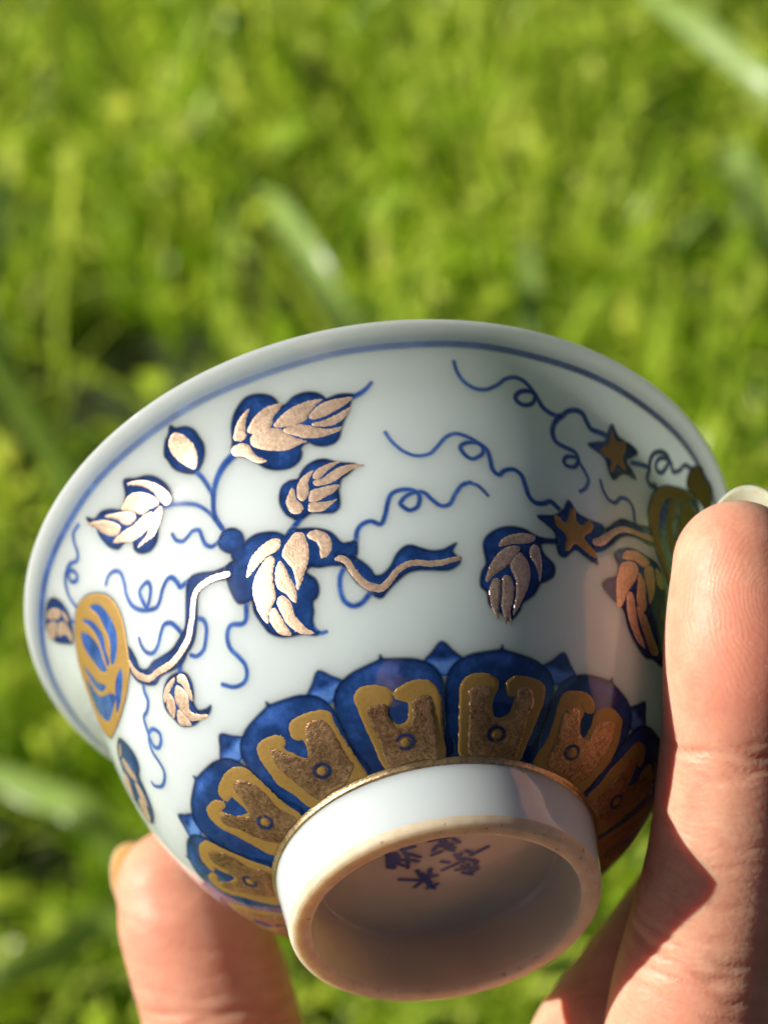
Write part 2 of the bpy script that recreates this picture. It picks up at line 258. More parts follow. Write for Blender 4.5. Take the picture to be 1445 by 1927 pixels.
['vine_tendril', '', [['s', [[135.68, 30.98], [136.18, 30.02], [137.48, 29.17], [139.15, 29.23], [140.78, 30.29], [142.82, 30.6], [144.16, 29.91], [144.42, 28.17]],
[0.263, 0.278, 0.293, 0.309, 0.326, 0.343, 0.358, 0.371]]],
[], []],
['vine_tendril', '', [['s', [[143.29, 35.3], [146.32, 36.02], [148.2, 36.28]],
[0.433, 0.436, 0.438]],
['s', [[148.2, 36.28], [147.9, 34.98], [149.06, 34.59], [150.57, 34.94]],
[0.438, 0.546, 0.655, 0.768]],
['s', [[148.05, 36.03], [147.9, 37.37], [148.54, 38.3], [150.04, 38.97], [151.64, 39.1], [152.53, 38.65], [151.94, 37.29], [150.59, 36.77], [149.55, 37.18], [149.95, 38.14], [151.77, 38.85], [153.22, 38.83], [154.58, 38.37], [156.13, 39.25], [156.79, 40.19], [159.61, 40.79]],
[0.493, 0.487, 0.481, 0.476, 0.47, 0.463, 0.454, 0.445, 0.437, 0.431, 0.426, 0.42, 0.413, 0.408, 0.402, 0.397]]],
[], []],
['painted_bud', 'dark olive bud tucked under the rim beside the finger', [['p', [[159.11, 41.21], [161.13, 41.81], [163.22, 41.66], [165.48, 42.01], [167.87, 41.68], [169.82, 40.71], [168.45, 39.91], [164.87, 39.27], [161.7, 38.71], [159.47, 38.85], [158.57, 39.94]]]],
[['p', [[159.41, 41.13], [161.21, 41.62], [163.11, 41.48], [165.3, 41.77], [167.58, 41.51], [169.4, 40.63], [168.5, 40.11], [164.94, 39.43], [161.9, 38.96], [159.84, 39.02], [158.89, 40.06]]]],
[]],
['painted_melon', 'striped ochre melon half hidden by the finger', [['p', [[149.28, 29.15], [148.65, 30.58], [149.12, 32.37], [150.47, 34.39], [153.26, 36.08], [156.3, 37.22], [159.78, 38.35], [163.09, 38.94], [167.06, 39.04], [171.52, 37.89], [173.04, 35.15], [167.99, 29.36], [161.51, 24.56], [157.42, 24.09], [153.4, 25.7], [150.64, 27.17]]]],
[['p', [[149.74, 29.31], [149.04, 30.71], [149.48, 32.5], [150.75, 34.39], [153.3, 35.99], [156.36, 37.15], [159.63, 38.17], [162.7, 38.64], [162.5, 37.88], [160.7, 37.25], [157.91, 36.01], [155.22, 35.31], [153.51, 34.01], [152.86, 32.93], [152.48, 31.13], [152.41, 29.65], [153.47, 28.16], [155.36, 26.59], [157.19, 26.03], [159.57, 25.89], [161.48, 24.75], [158.15, 24.34], [153.72, 25.81], [151.24, 27.37]]],
['p', [[155.66, 35.07], [158.02, 35.85], [158.41, 34.95], [157.93, 33.27], [158.27, 31.92], [159.81, 31.06], [161.52, 29.84], [160.45, 28.32], [158.44, 28.58], [157.05, 29.52], [155.78, 30.5], [155.39, 32.03], [155.7, 33.83]]],
['p', [[159.45, 36.47], [162.69, 37.75], [165.36, 37.93], [168.52, 36.79], [167.01, 33.35], [164.47, 30.23], [162.38, 31.5], [160.4, 32.38], [159.87, 33.87], [160.17, 35.51]]]],
[]],
['painted_leaf', 'dark leaf with copper strokes lying along the finger', [['p', [[138.55, 22.96], [140.07, 23.97], [143.77, 24.95], [147.84, 25.27], [151.84, 25.57], [154.54, 24.09], [156.56, 20.85], [159.49, 16.23], [154.66, 15.52], [151.67, 15.02], [147.37, 15.59], [144.48, 16.5], [142.2, 17.91], [139.17, 18.31], [136.06, 19.07], [136.95, 19.94], [139.43, 20.81], [139.71, 22.13]]]],
[['p', [[141.65, 24.19], [144.75, 25.03], [147.85, 25.08], [148.95, 24.84], [146.85, 23.72], [144.29, 23.76], [140.77, 23.12]]],
['p', [[140.8, 22.67], [143.81, 23.53], [145.33, 23.2], [144.97, 21.98], [142.91, 20.01], [141.61, 18.13], [140.25, 17.93], [139.39, 19.92], [139.77, 21.6]]],
['p', [[145.63, 22.81], [147.59, 22.13], [148.19, 20.81], [148.89, 19.72], [147.58, 18.83], [145.61, 19.59], [145.35, 21.34]]],
['p', [[147.13, 23.52], [149.81, 24.71], [150.83, 23.28], [150.84, 21.75], [149.8, 20.33], [148.52, 21.65]]],
['p', [[150.97, 24.89], [153.47, 24.72], [154.3, 23.42], [151.76, 23.18]]],
['p', [[142.73, 19.79], [144.42, 20.01], [145.78, 18.56], [147.39, 17.18], [149.79, 16.34], [150.95, 15.74], [147.75, 15.85], [144.77, 16.92], [143.04, 18.27]]],
['p', [[145.81, 19.1], [148.68, 18.93], [151.87, 17.78], [155.85, 16.49], [153.27, 15.79], [149.59, 17.01], [147.17, 18.01]]]],
[]],
['painted_leaf', 'dark drooping leaf with dull gold strokes left of the star blossom', [['p', [[110.44, 19.72], [110.39, 20.63], [111.38, 21.5], [113.57, 22.26], [116.06, 22.61], [118.56, 22.53], [120.35, 22.12], [122.58, 21.98], [124.9, 22.18], [124.88, 21.75], [121.79, 21.32], [122.33, 20.33], [124.51, 19.46], [124.38, 18.34], [122.64, 17.61], [121.67, 17.34], [120.38, 16.15], [118.09, 15.2], [117.37, 14.37], [115.47, 13.41], [113.45, 14.02], [111.13, 14.63], [110.62, 15.83], [109.38, 16.5], [109.69, 17.73], [110.67, 18.64]]]],
[['p', [[113.33, 20.38], [113.76, 21.05], [115.6, 21.72], [118.15, 22.11], [120.34, 22.02], [120.29, 21.45], [118.05, 20.96], [115.86, 20.8]]],
['p', [[117.29, 20.62], [117.07, 19.95], [115.37, 18.84], [113.5, 18.03], [112.01, 17.53], [110.87, 16.88], [110.34, 17.04], [111.37, 18.48], [113.27, 19.82], [115.49, 20.59]]],
['p', [[117.26, 20.06], [118.72, 19.44], [119.47, 18.22], [119.14, 16.94], [118.05, 15.63], [117.15, 14.62], [116.02, 13.95], [116.47, 15.88], [116.45, 17.29], [115.35, 18.48], [116.14, 19.61]]],
['p', [[119.7, 20.92], [121.02, 21.04], [121.75, 19.71], [121.79, 18.43], [121.46, 17.5], [120.61, 18.87], [119.29, 20.04]]],
['p', [[112.18, 17.27], [113.27, 17.13], [113.43, 16.26], [113.04, 14.69], [112.89, 13.31], [111.7, 14.3], [110.98, 15.66], [111.41, 16.72]]],
['p', [[113.84, 17.51], [115.32, 17.58], [116.07, 16.74], [115.92, 15.33], [115.21, 14.09], [114.7, 13.04], [113.93, 13.86], [113.5, 14.7], [113.69, 16.27]]],
['s', [[115.11, 14.26], [115.82, 12.91]],
[0.245, 0.147]]],
[]],
['painted_leaf', 'small single cobalt bud leaf with one gold fill under the rim', [['p', [[63.32, 41.15], [63.91, 40.64], [65.43, 40.26], [66.37, 39.56], [66.64, 38.75], [66.79, 37.7], [66.06, 36.67], [64.91, 35.95], [63.7, 35.63], [62.08, 36.21], [60.51, 37.28], [60.18, 38.45], [60.08, 39.06], [61.27, 40.09], [62.41, 40.57]]],
['s', [[63.8, 35.78], [64.47, 34.79], [64.99, 33.48], [65.22, 32.45], [64.73, 31.29], [64.59, 30.38], [65.1, 28.67]],
[0.415, 0.397, 0.378, 0.36, 0.342, 0.324, 0.305]]],
[['p', [[63.18, 40.37], [64.4, 39.81], [65.13, 38.82], [65.31, 37.84], [64.8, 36.73], [63.83, 36.05], [62.79, 36.7], [61.7, 37.86], [61.33, 38.94], [61.74, 39.9]]]],
[]],
['painted_leaf', 'lobed cobalt leaf with six pale gold strokes beside the sun glint', [['p', [[51.56, 39.79], [53.47, 39.09], [55.52, 38.51], [56.91, 37.68], [57.94, 36.39], [58.06, 35.28], [57.23, 34.25], [55.48, 34.87], [54.68, 33.92], [53.32, 33.3], [51.9, 32.11], [49.82, 31.8], [47.59, 32.48], [46.58, 33.45], [46.99, 34.29], [45.2, 34.93], [43.21, 35.07], [41.57, 36.32], [41.17, 37.83], [41.82, 38.8], [41.21, 39.36], [41.41, 40.27], [42.48, 39.43], [44.44, 39.34], [46.32, 38.67], [47.89, 37.78], [49.12, 38.01], [50.39, 38.62]]],
['s', [[56.06, 34.62], [58.28, 34.03], [60.31, 33.25], [61.94, 32.46], [63.35, 31.29], [64.38, 29.97]],
[0.366, 0.343, 0.321, 0.299, 0.277, 0.255]]],
[['p', [[51.64, 39.24], [53.27, 38.92], [55.31, 37.97], [56.78, 36.77], [57.83, 35.37], [57.38, 34.58], [56.12, 34.7], [55.47, 35.75], [55.01, 36.93], [53.55, 38.16]]],
['p', [[49.2, 38.07], [50.75, 38.25], [52.41, 37.88], [54.18, 36.89], [55.26, 35.74], [54.81, 35.24], [53.23, 35.52], [51.27, 35.69], [49.72, 36.7], [48.03, 37.71]]],
['p', [[44.49, 38.77], [46.42, 38.09], [48.57, 37.24], [49.87, 36.43], [49.71, 35.89], [48.27, 35.85], [46.97, 36.36], [46.28, 37.32], [44.85, 38.37]]],
['p', [[40.18, 39.85], [41.9, 39.42], [44.0, 38.49], [45.64, 37.22], [45.96, 36.54], [44.74, 36.2], [43.31, 36.71], [41.97, 37.95], [41.54, 38.95]]],
['p', [[53.26, 35.11], [52.76, 34.34], [51.33, 33.96], [49.05, 33.96], [46.99, 34.29], [44.54, 35.25], [42.91, 36.06], [44.57, 36.08], [46.8, 35.82], [48.81, 35.49], [51.06, 35.48]]],
['p', [[55.33, 34.93], [54.8, 34.07], [53.32, 33.3], [51.63, 32.82], [49.94, 32.95], [47.57, 33.2], [48.49, 33.4], [50.48, 33.53], [52.03, 34.25], [53.71, 34.92]]]],
[]],
['vine_tendril', '', [['s', [[55.4, 31.46], [55.81, 30.6], [57.02, 29.99], [58.23, 30.05], [59.5, 30.26], [60.77, 29.89], [60.98, 28.94], [61.24, 28.07], [62.33, 27.4], [64.14, 27.46]],
[0.259, 0.27, 0.28, 0.291, 0.303, 0.313, 0.323, 0.334, 0.344, 0.355]]],
[], []],
['vine_tendril', '', [['s', [[36.53, 33.77], [38.08, 34.06], [39.95, 33.76], [41.28, 32.89], [41.09, 31.51], [40.56, 30.5], [41.01, 28.84], [43.07, 27.29], [46.3, 26.11], [47.94, 26.22], [49.68, 27.08], [51.43, 27.55], [52.58, 27.29], [53.25, 26.44], [53.63, 25.81], [55.45, 25.71]],
[0.269, 0.283, 0.296, 0.309, 0.322, 0.335, 0.347, 0.358, 0.368, 0.381, 0.395, 0.408, 0.421, 0.433, 0.446, 0.458]],
['s', [[44.26, 26.77], [45.98, 27.44], [47.05, 28.39], [46.69, 29.2], [44.94, 29.32], [44.01, 29.01], [44.16, 27.82], [44.52, 26.76]],
[0.364, 0.363, 0.364, 0.365, 0.366, 0.367, 0.365, 0.363]]],
[], []],
['vine_tendril', '', [['s', [[39.16, 40.59], [37.24, 40.6], [35.9, 39.99], [34.98, 39.11], [33.59, 38.76], [31.89, 39.34], [30.22, 39.42], [28.51, 39.27], [26.92, 38.78], [25.68, 37.78], [25.51, 36.39]],
[0.218, 0.23, 0.241, 0.252, 0.264, 0.276, 0.288, 0.3, 0.312, 0.323, 0.333]],
['s', [[29.61, 39.32], [31.12, 38.84], [31.29, 38.0], [30.2, 37.82], [29.05, 38.41], [29.82, 39.18], [31.89, 39.34]],
[0.333, 0.331, 0.33, 0.331, 0.332, 0.332, 0.331]]],
[], []],
['vine_branch', 'long crooked branch with a bright gold ribbon left of the vine knot', [['p', [[64.71, 24.45], [61.35, 24.87], [58.43, 25.64], [56.43, 25.92], [55.01, 25.39], [53.91, 24.28], [52.91, 23.14], [51.53, 21.95], [49.63, 21.51], [46.6, 21.13], [43.15, 21.5], [40.65, 21.92], [38.36, 21.97], [36.52, 22.85], [36.59, 24.04], [36.15, 25.47], [35.18, 26.12], [33.84, 25.07], [33.61, 23.51], [34.39, 22.14], [36.59, 20.8], [38.75, 20.02], [40.97, 20.12], [44.29, 19.52], [47.18, 19.21], [49.27, 19.59], [51.75, 20.01], [53.67, 21.01], [55.16, 22.34], [56.53, 23.72], [58.12, 24.1], [60.74, 23.96], [64.0, 23.34]]]],
[['s', [[63.66, 23.8], [61.96, 24.12], [59.88, 24.38], [57.54, 24.39], [55.94, 24.02], [54.81, 23.2], [53.76, 22.27], [52.41, 21.45], [51.2, 20.76], [49.57, 20.41], [47.7, 20.15], [44.86, 20.07], [42.15, 20.44], [40.1, 20.76], [38.07, 20.99], [36.42, 21.72], [34.78, 22.99], [34.23, 24.89]],
[0.601, 0.653, 0.655, 0.657, 0.658, 0.657, 0.656, 0.706, 0.757, 0.758, 0.709, 0.712, 0.716, 0.667, 0.67, 0.725, 0.678, 0.473]]],
[]],
['vine_tendril', '', [['s', [[54.55, 21.81], [55.72, 21.23], [55.7, 20.33], [54.39, 19.31], [52.97, 18.69], [51.06, 18.69], [49.99, 19.19]],
[0.353, 0.343, 0.334, 0.325, 0.317, 0.31, 0.302]]],
[], []],
['vine_tendril', '', [['s', [[39.71, 25.22], [39.57, 24.37], [40.12, 23.33], [41.65, 22.6], [43.59, 22.69], [45.62, 23.44], [47.1, 23.82], [48.68, 23.39], [49.67, 22.44], [50.1, 21.72]],
[0.26, 0.277, 0.293, 0.309, 0.325, 0.342, 0.359, 0.374, 0.39, 0.405]]],
[], []],
['vine_tendril', '', [['s', [[65.17, 20.14], [64.13, 18.87], [62.93, 18.6], [61.02, 19.05], [59.84, 18.87], [58.86, 18.11], [58.62, 17.13], [59.46, 16.02], [59.96, 15.03], [59.3, 14.17], [57.78, 13.71], [55.34, 13.95], [53.3, 14.81]],
[0.396, 0.387, 0.379, 0.372, 0.364, 0.356, 0.347, 0.338, 0.329, 0.32, 0.312, 0.305, 0.298]]],
[], []],
['painted_melon', 'striped ochre melon with a cobalt belly on the left flank', [['p', [[30.1, 35.67], [32.94, 34.44], [35.25, 33.01], [36.63, 31.45], [37.15, 29.6], [36.85, 27.85], [35.79, 26.26], [34.56, 24.74], [32.89, 23.83], [29.32, 22.93], [25.18, 22.68], [21.0, 22.86], [15.88, 23.69], [12.43, 24.7], [9.19, 27.16], [5.94, 30.44], [8.09, 32.04], [10.38, 33.56], [13.0, 34.62], [16.98, 35.58], [21.02, 36.18], [24.56, 36.52], [27.38, 36.3]]]],
[['p', [[30.1, 35.67], [32.94, 34.44], [35.25, 33.01], [36.63, 31.45], [37.15, 29.6], [36.85, 27.85], [35.79, 26.26], [34.56, 24.74], [32.89, 23.83], [29.32, 22.93], [25.18, 22.68], [21.0, 22.86], [15.88, 23.69], [12.43, 24.7], [9.19, 27.16], [5.94, 30.44], [8.09, 32.04], [10.38, 33.56], [13.0, 34.62], [16.98, 35.58], [21.02, 36.18], [24.56, 36.52], [27.38, 36.3]]]],
[[[29.43, 34.43], [31.74, 33.45], [32.88, 32.15], [33.58, 30.49], [33.81, 28.87], [32.75, 27.68], [30.71, 26.95], [28.59, 27.0], [28.79, 27.66], [30.68, 28.68], [30.98, 30.05], [30.67, 31.52], [30.56, 32.91]],
[[24.86, 35.08], [27.38, 33.48], [28.58, 31.82], [28.95, 30.41], [27.98, 29.36], [27.73, 27.74], [26.62, 27.85], [26.75, 29.1], [27.03, 30.95], [26.87, 32.39], [25.96, 33.92]],
[[22.48, 34.58], [24.67, 32.65], [25.78, 30.47], [25.35, 29.14], [25.55, 27.72], [23.05, 28.96], [21.48, 30.89], [20.35, 33.14], [20.84, 34.31]],
[[15.44, 33.46], [17.07, 31.36], [18.88, 29.26], [22.45, 27.03], [19.0, 28.07], [15.94, 30.77]],
[[13.49, 32.58], [14.8, 30.19], [17.53, 27.89], [23.06, 25.63], [24.45, 24.53], [20.54, 24.63], [16.6, 25.17], [13.31, 27.23], [10.73, 29.92], [11.36, 31.77]],
[[30.8, 25.21], [29.19, 24.25], [25.74, 23.5], [22.35, 23.55], [23.89, 24.14], [26.4, 25.13], [29.02, 25.4]]]],
['painted_leaf', 'small dull leaf beside the melon at the left rim', [['p', [[20.31, 40.86], [22.19, 40.42], [23.03, 39.49], [22.91, 38.35], [21.75, 37.26], [19.67, 36.51], [17.02, 36.34], [14.98, 37.53], [12.67, 39.67], [13.81, 40.76], [16.73, 40.96]]],
['s', [[21.41, 37.21], [22.32, 36.22]],
[0.281, 0.279]]],
[['p', [[19.0, 40.67], [21.01, 39.54], [20.82, 38.69], [18.66, 39.24], [16.99, 40.73]]],
['p', [[21.69, 38.63], [21.33, 37.53], [20.07, 37.56], [20.48, 38.37]]],
['p', [[15.96, 40.6], [17.73, 39.34], [14.14, 39.47], [12.13, 40.48], [13.81, 40.76]]],
['p', [[18.27, 38.94], [19.65, 37.84], [18.68, 36.6], [16.75, 36.51], [17.0, 37.7], [14.71, 39.04]]]],
[]],
['painted_leaf', 'narrow leaf seen edge on at the left outline of the cup', [['p', [[16.93, 22.41], [19.16, 20.59], [19.47, 18.86], [17.96, 17.93], [15.11, 17.81], [13.23, 16.72], [10.07, 15.66], [6.34, 15.53], [2.43, 16.38], [0.72, 17.84], [3.01, 19.4], [5.47, 20.78], [8.81, 21.66], [11.76, 22.65]]]],
[['p', [[16.24, 22.16], [15.24, 21.72], [13.23, 21.73], [12.25, 22.18]]],
['p', [[13.35, 21.44], [13.97, 19.98], [13.88, 18.6], [12.44, 18.3], [11.2, 20.08], [11.7, 21.27]]],
['p', [[8.47, 21.58], [9.31, 20.23], [5.31, 19.86], [2.55, 19.87], [3.25, 21.06], [6.1, 21.47]]],
['p', [[11.95, 18.65], [11.37, 17.08], [8.55, 16.34], [7.59, 17.04], [8.96, 18.18]]],
['p', [[7.31, 18.19], [7.59, 17.04], [4.92, 16.45], [1.79, 16.81], [1.56, 17.99], [3.97, 18.45]]]],
[]],
['painted_leaf', 'small cobalt leaf with five gold strokes hanging under the branch', [['p', [[41.2, 19.15], [43.14, 19.18], [45.0, 18.87], [46.78, 18.23], [47.04, 17.2], [46.14, 16.19], [44.84, 15.51], [44.76, 14.58], [46.76, 14.1], [48.19, 14.02], [46.58, 13.59], [44.27, 13.79], [41.44, 13.98], [38.7, 14.87], [37.97, 16.04], [37.53, 17.41], [38.86, 18.49]]],
['s', [[45.54, 18.67], [47.01, 19.46]],
[0.506, 0.405]]],
[['p', [[44.99, 18.69], [46.41, 18.17], [46.31, 17.26], [45.79, 16.31], [44.78, 15.62], [44.5, 16.57], [44.69, 17.65], [44.01, 18.28]]],
['p', [[43.78, 18.84], [43.07, 18.44], [40.66, 18.18], [38.51, 17.83], [38.63, 18.38], [40.77, 18.92]]],
['p', [[43.31, 18.06], [44.42, 17.18], [44.43, 16.22], [43.02, 15.37], [43.57, 14.61], [46.29, 13.6], [45.33, 13.43], [42.09, 14.25], [40.88, 15.16], [40.85, 16.35], [41.31, 17.35]]],
['p', [[40.55, 18.13], [40.9, 17.31], [39.86, 16.52], [37.97, 16.04], [37.82, 16.9], [38.47, 17.65]]],
['p', [[40.31, 16.26], [41.01, 15.51], [41.22, 14.45], [40.75, 14.13], [38.45, 15.06], [39.0, 15.86]]]],
[]],
['vine_tendril', '', [['s', [[35.29, 21.35], [34.59, 20.63], [34.25, 19.75], [32.49, 19.25], [30.49, 19.26], [29.5, 18.63], [28.59, 17.74], [27.19, 17.25], [26.07, 16.42], [25.75, 15.22], [24.81, 14.26], [22.31, 13.93], [19.99, 14.21], [18.14, 15.14], [18.26, 15.56]],
[0.311, 0.307, 0.303, 0.3, 0.297, 0.293, 0.289, 0.286, 0.282, 0.278, 0.274, 0.271, 0.269, 0.267, 0.263]],
['s', [[28.76, 17.88], [30.8, 17.56], [31.79, 16.62], [30.68, 16.02], [28.72, 15.96], [27.69, 16.61], [28.11, 17.4]],
[0.312, 0.31, 0.309, 0.309, 0.31, 0.311, 0.312]]],
[], []]]
PANELS = {1: [[[-7.18, 1.29], [-7.76, 3.34], [-7.77, 5.16], [-8.35, 6.97], [-8.09, 7.97], [-6.72, 8.66], [-4.27, 8.72], [-1.59, 8.43], [0.22, 7.9], [0.78, 7.35], [-0.34, 6.6], [-0.98, 6.05], [-0.84, 5.27], [0.18, 4.5], [2.8, 4.81], [3.76, 6.12], [2.38, 6.52], [1.32, 6.96], [1.67, 7.58], [4.07, 8.08], [6.51, 8.3], [8.57, 8.18], [10.55, 7.74], [11.76, 6.91], [12.16, 5.51], [12.27, 3.21], [12.7, 1.02], [6.27, 1.01], [-0.49, 1.07]],
[[-6.02, 1.69], [-6.17, 3.66], [-6.32, 5.31], [-5.99, 6.58], [-4.08, 6.77], [-1.66, 6.42], [-1.19, 5.56], [-0.47, 4.18], [2.76, 4.24], [4.75, 5.08], [5.61, 6.39], [7.71, 6.76], [9.57, 6.46], [10.0, 5.05], [9.81, 1.66], [6.45, 1.44], [-0.19, 1.44]]], 2: [[[-9.5, 1.07], [-10.27, 2.55], [-10.89, 4.19], [-10.46, 5.72], [-9.97, 7.12], [-9.07, 7.94], [-7.35, 8.31], [-4.81, 8.37], [-2.28, 8.06], [-1.05, 7.38], [-1.47, 6.88], [-2.64, 6.75], [-2.22, 6.25], [-1.26, 5.73], [-0.46, 5.14], [0.84, 4.72], [2.8, 5.58], [2.92, 6.24], [1.65, 6.6], [0.98, 7.13], [1.52, 7.97], [3.14, 8.38], [5.7, 8.42], [8.41, 8.27], [10.91, 8.0], [12.5, 7.38], [12.76, 6.45], [12.8, 4.97], [13.19, 3.78], [13.59, 2.56], [14.23, 1.28], [10.13, 1.23], [4.77, 1.46], [-1.82, 1.34]],
[[-5.7, 7.28], [-3.22, 6.48], [-1.66, 5.55], [0.44, 4.59], [2.55, 5.02], [3.83, 6.35], [5.37, 7.37], [7.4, 7.54], [10.25, 7.13], [11.15, 6.16], [11.04, 4.49], [11.0, 2.73], [11.6, 2.05], [6.28, 1.84], [0.34, 1.6], [-5.44, 1.64], [-6.76, 3.61], [-7.28, 5.12], [-6.79, 6.3]]], 5: [[[-9.43, 1.18], [-9.96, 3.11], [-10.09, 5.58], [-9.6, 7.28], [-8.04, 8.18], [-5.0, 8.46], [-2.33, 8.33], [-0.42, 7.83], [0.03, 7.08], [-0.94, 6.37], [-1.26, 5.59], [-0.2, 4.57], [2.02, 4.36], [4.02, 4.97], [4.1, 6.11], [4.37, 6.55], [2.91, 6.49], [1.61, 7.04], [1.67, 7.81], [3.58, 8.35], [6.33, 8.54], [9.31, 8.39], [11.49, 7.95], [12.36, 6.62], [12.33, 5.18], [12.46, 3.54], [12.25, 2.01], [12.06, 1.23], [6.63, 1.04], [-1.64, 1.12]],
[[-6.83, 1.34], [-7.44, 3.8], [-7.74, 5.9], [-7.12, 6.91], [-4.89, 7.42], [-3.04, 7.27], [-2.0, 6.78], [-1.94, 5.58], [-0.84, 4.38], [2.16, 4.13], [4.91, 4.83], [4.84, 6.14], [5.04, 7.18], [6.82, 7.54], [9.25, 7.26], [9.98, 5.91], [9.69, 5.0], [9.46, 3.52], [10.14, 1.88], [5.0, 1.35], [-1.79, 1.36]]], 6: [[[-12.11, 1.45], [-12.04, 3.41], [-12.68, 5.6], [-13.09, 7.01], [-11.77, 7.95], [-8.86, 8.48], [-5.43, 8.62], [-2.79, 8.31], [-1.65, 7.54], [-2.15, 6.99], [-4.17, 6.98], [-5.94, 7.3], [-4.76, 6.71], [-3.78, 5.9], [-2.72, 5.07], [-0.39, 4.77], [-0.36, 5.81], [-0.65, 6.74], [-1.13, 7.43], [1.14, 8.22], [4.31, 8.56], [8.12, 8.31], [10.41, 7.55], [12.33, 6.05], [13.48, 4.28], [14.13, 2.53], [14.0, 1.03], [10.57, 0.41], [-0.19, 0.64]],
[[-8.04, 1.84], [-9.43, 3.86], [-10.53, 5.82], [-9.31, 6.78], [-6.8, 7.0], [-4.94, 6.31], [-3.06, 5.03], [0.26, 4.67], [1.22, 6.16], [3.23, 7.08], [6.65, 7.41], [9.22, 6.06], [10.58, 4.15], [10.91, 2.15], [8.44, 1.12], [-0.56, 1.35]]], 3: [[[-8.36, 0.95], [-8.25, 2.62], [-7.5, 4.57], [-8.36, 6.3], [-7.29, 7.68], [-5.31, 8.31], [-3.18, 8.3], [-0.8, 7.88], [0.47, 7.2], [-0.19, 6.76], [-1.85, 6.83], [-3.29, 6.96], [-2.25, 6.56], [-0.84, 5.51], [1.99, 4.67], [3.15, 4.7], [3.75, 5.21], [3.52, 6.11], [4.05, 6.72], [2.19, 6.85], [1.21, 7.33], [1.96, 7.96], [4.9, 8.42], [8.74, 8.56], [11.69, 8.2], [13.86, 7.65], [14.55, 6.66], [14.63, 4.62], [14.45, 2.61], [14.13, 1.05], [7.91, 1.1], [0.33, 0.99]],
[[-4.4, 6.82], [-2.1, 6.16], [-0.21, 4.99], [1.91, 4.46], [3.53, 4.56], [5.05, 5.45], [6.25, 6.73], [7.94, 7.29], [10.38, 7.1], [12.17, 6.2], [12.46, 4.5], [11.21, 2.74], [11.55, 1.35], [5.64, 1.52], [-1.94, 1.12], [-4.15, 2.58], [-4.42, 4.48], [-5.69, 6.14]]]}
RINGS = {1: [1.06, 2.72], 2: [2.38, 2.97], 5: [1.37, 2.81], 6: [-1.67, 3.0], 3: [3.76, 2.8]}
MARKS = [[[4.5, 3.29, 4.73, 1.02], [4.73, 1.02, 4.2, 0.74], [4.2, 0.74, 3.7, 2.91], [4.49, 3.32, 3.68, 3.03], [3.55, 2.61, 3.71, 1.33], [3.71, 1.33, 3.14, 0.78], [3.08, 3.93, 2.65, 2.28], [2.76, 3.57, 1.8, 3.64], [2.42, 2.54, 1.48, 1.78], [1.76, 1.12, 2.65, 1.61], [2.65, 2.28, 2.9, 0.35], [3.46, 1.91, 2.1, 1.41], [4.12, 2.98, 4.39, 1.07]],
[[0.24, 4.06, -1.65, 4.04], [-0.74, 4.36, -0.93, 2.82], [0.26, 1.67, -0.63, 1.93], [-0.83, 3.51, -1.86, 2.65], [-1.15, 2.24, -1.84, 1.66], [-2.06, 3.56, -2.54, 2.82], [-0.49, 3.06, -1.99, 2.11], [-1.23, 3.7, -1.58, 1.92], [-0.28, 2.89, 0.07, 2.35]],
[[-3.11, 1.12, -3.53, 0.63], [-5.2, 1.03, -3.5, 0.3], [-1.95, 0.95, -2.62, -0.65], [-2.51, 0.91, -2.14, 0.13], [-0.44, -1.21, -2.05, -0.61], [-2.7, 0.01, -3.92, -1.12], [-1.73, -1.68, -3.81, -2.1], [-2.32, -2.42, -3.13, -3.06], [-2.96, -1.11, -3.14, -2.89], [-3.58, -0.66, -3.78, -2.43], [-2.36, -1.23, -3.37, -2.63], [-0.53, 0.29, -1.15, -0.11]],
[[3.93, -1.41, 2.19, -2.14], [2.19, -2.14, 0.24, -1.99], [2.07, -0.46, 1.62, -2.18], [1.62, -2.18, 0.8, -4.14], [0.74, -0.61, 1.14, -2.35], [1.14, -2.35, 1.28, -3.34], [2.62, -3.19, 1.64, -2.34], [1.9, -1.38, 0.61, -1.86], [1.45, -3.89, 0.42, -3.49], [1.67, -1.12, 0.96, -3.11]]]
# ------------------------------------------------------------------ cup: thrown body and foot
pi_ = np.linspace(0, 3000 - 1, 150).astype(int)
outer = [(PR[i], PZ[i]) for i in pi_]
lip = [(39.72, 41.17), (39.92, 41.38), (39.98, 41.58), (39.9, 41.77), (39.72, 41.89), (39.45, 41.93), (39.15, 41.82)]
zi = np.linspace(40.75, 8.9, 70); th = np.interp(zi, [8, 14, 30, 41], [2.6, 2.2, 1.7, 1.25])
inner = [(max(np.interp(z, PZ, PR) - t * (1 + 0.25 * np.interp(z, PZ, PDR)), 0.5), z + 0.25 * t) for z, t in zip(zi, th)]
inner += [(r, 8.9 + 0.3 - 0.0004 * r * r) for r in (12, 8, 4, 0.01)]
lathe('bowl_wall', outer + lip + inner, M_PORC, cup, 512)
foot = spline([(15.9, 6.75), (15.86, 6.2), (15.75, 5.0), (15.5, 3.2), (15.3, 1.6), (15.16, 0.75), (14.95, 0.22), (14.6, 0.0)], 5)
flat = [(14.4, -0.03), (13.9, -0.04), (13.5, -0.02)]
infoot = spline([(13.25, 0.08), (13.08, 0.35), (12.95, 1.0), (12.75, 3.0), (12.5, 5.2), (12.2, 6.0), (11.6, 6.35), (9.0, 6.45), (5.0, 6.40), (0.01, 6.3)], 5)
prof = np.concatenate([foot, flat, infoot])
lathe('foot_ring', prof, [M_PORC, M_BISC, M_RECESS], cup, 384,
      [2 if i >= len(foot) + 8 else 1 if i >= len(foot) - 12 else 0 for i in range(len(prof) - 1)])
bandp = [(15.86, 6.15), (16.02, 6.3), (16.12, 6.55), (16.35, 6.85), (16.75, 7.06), (17.3, 7.27), (17.8, 7.50), (18.1, 7.66)]
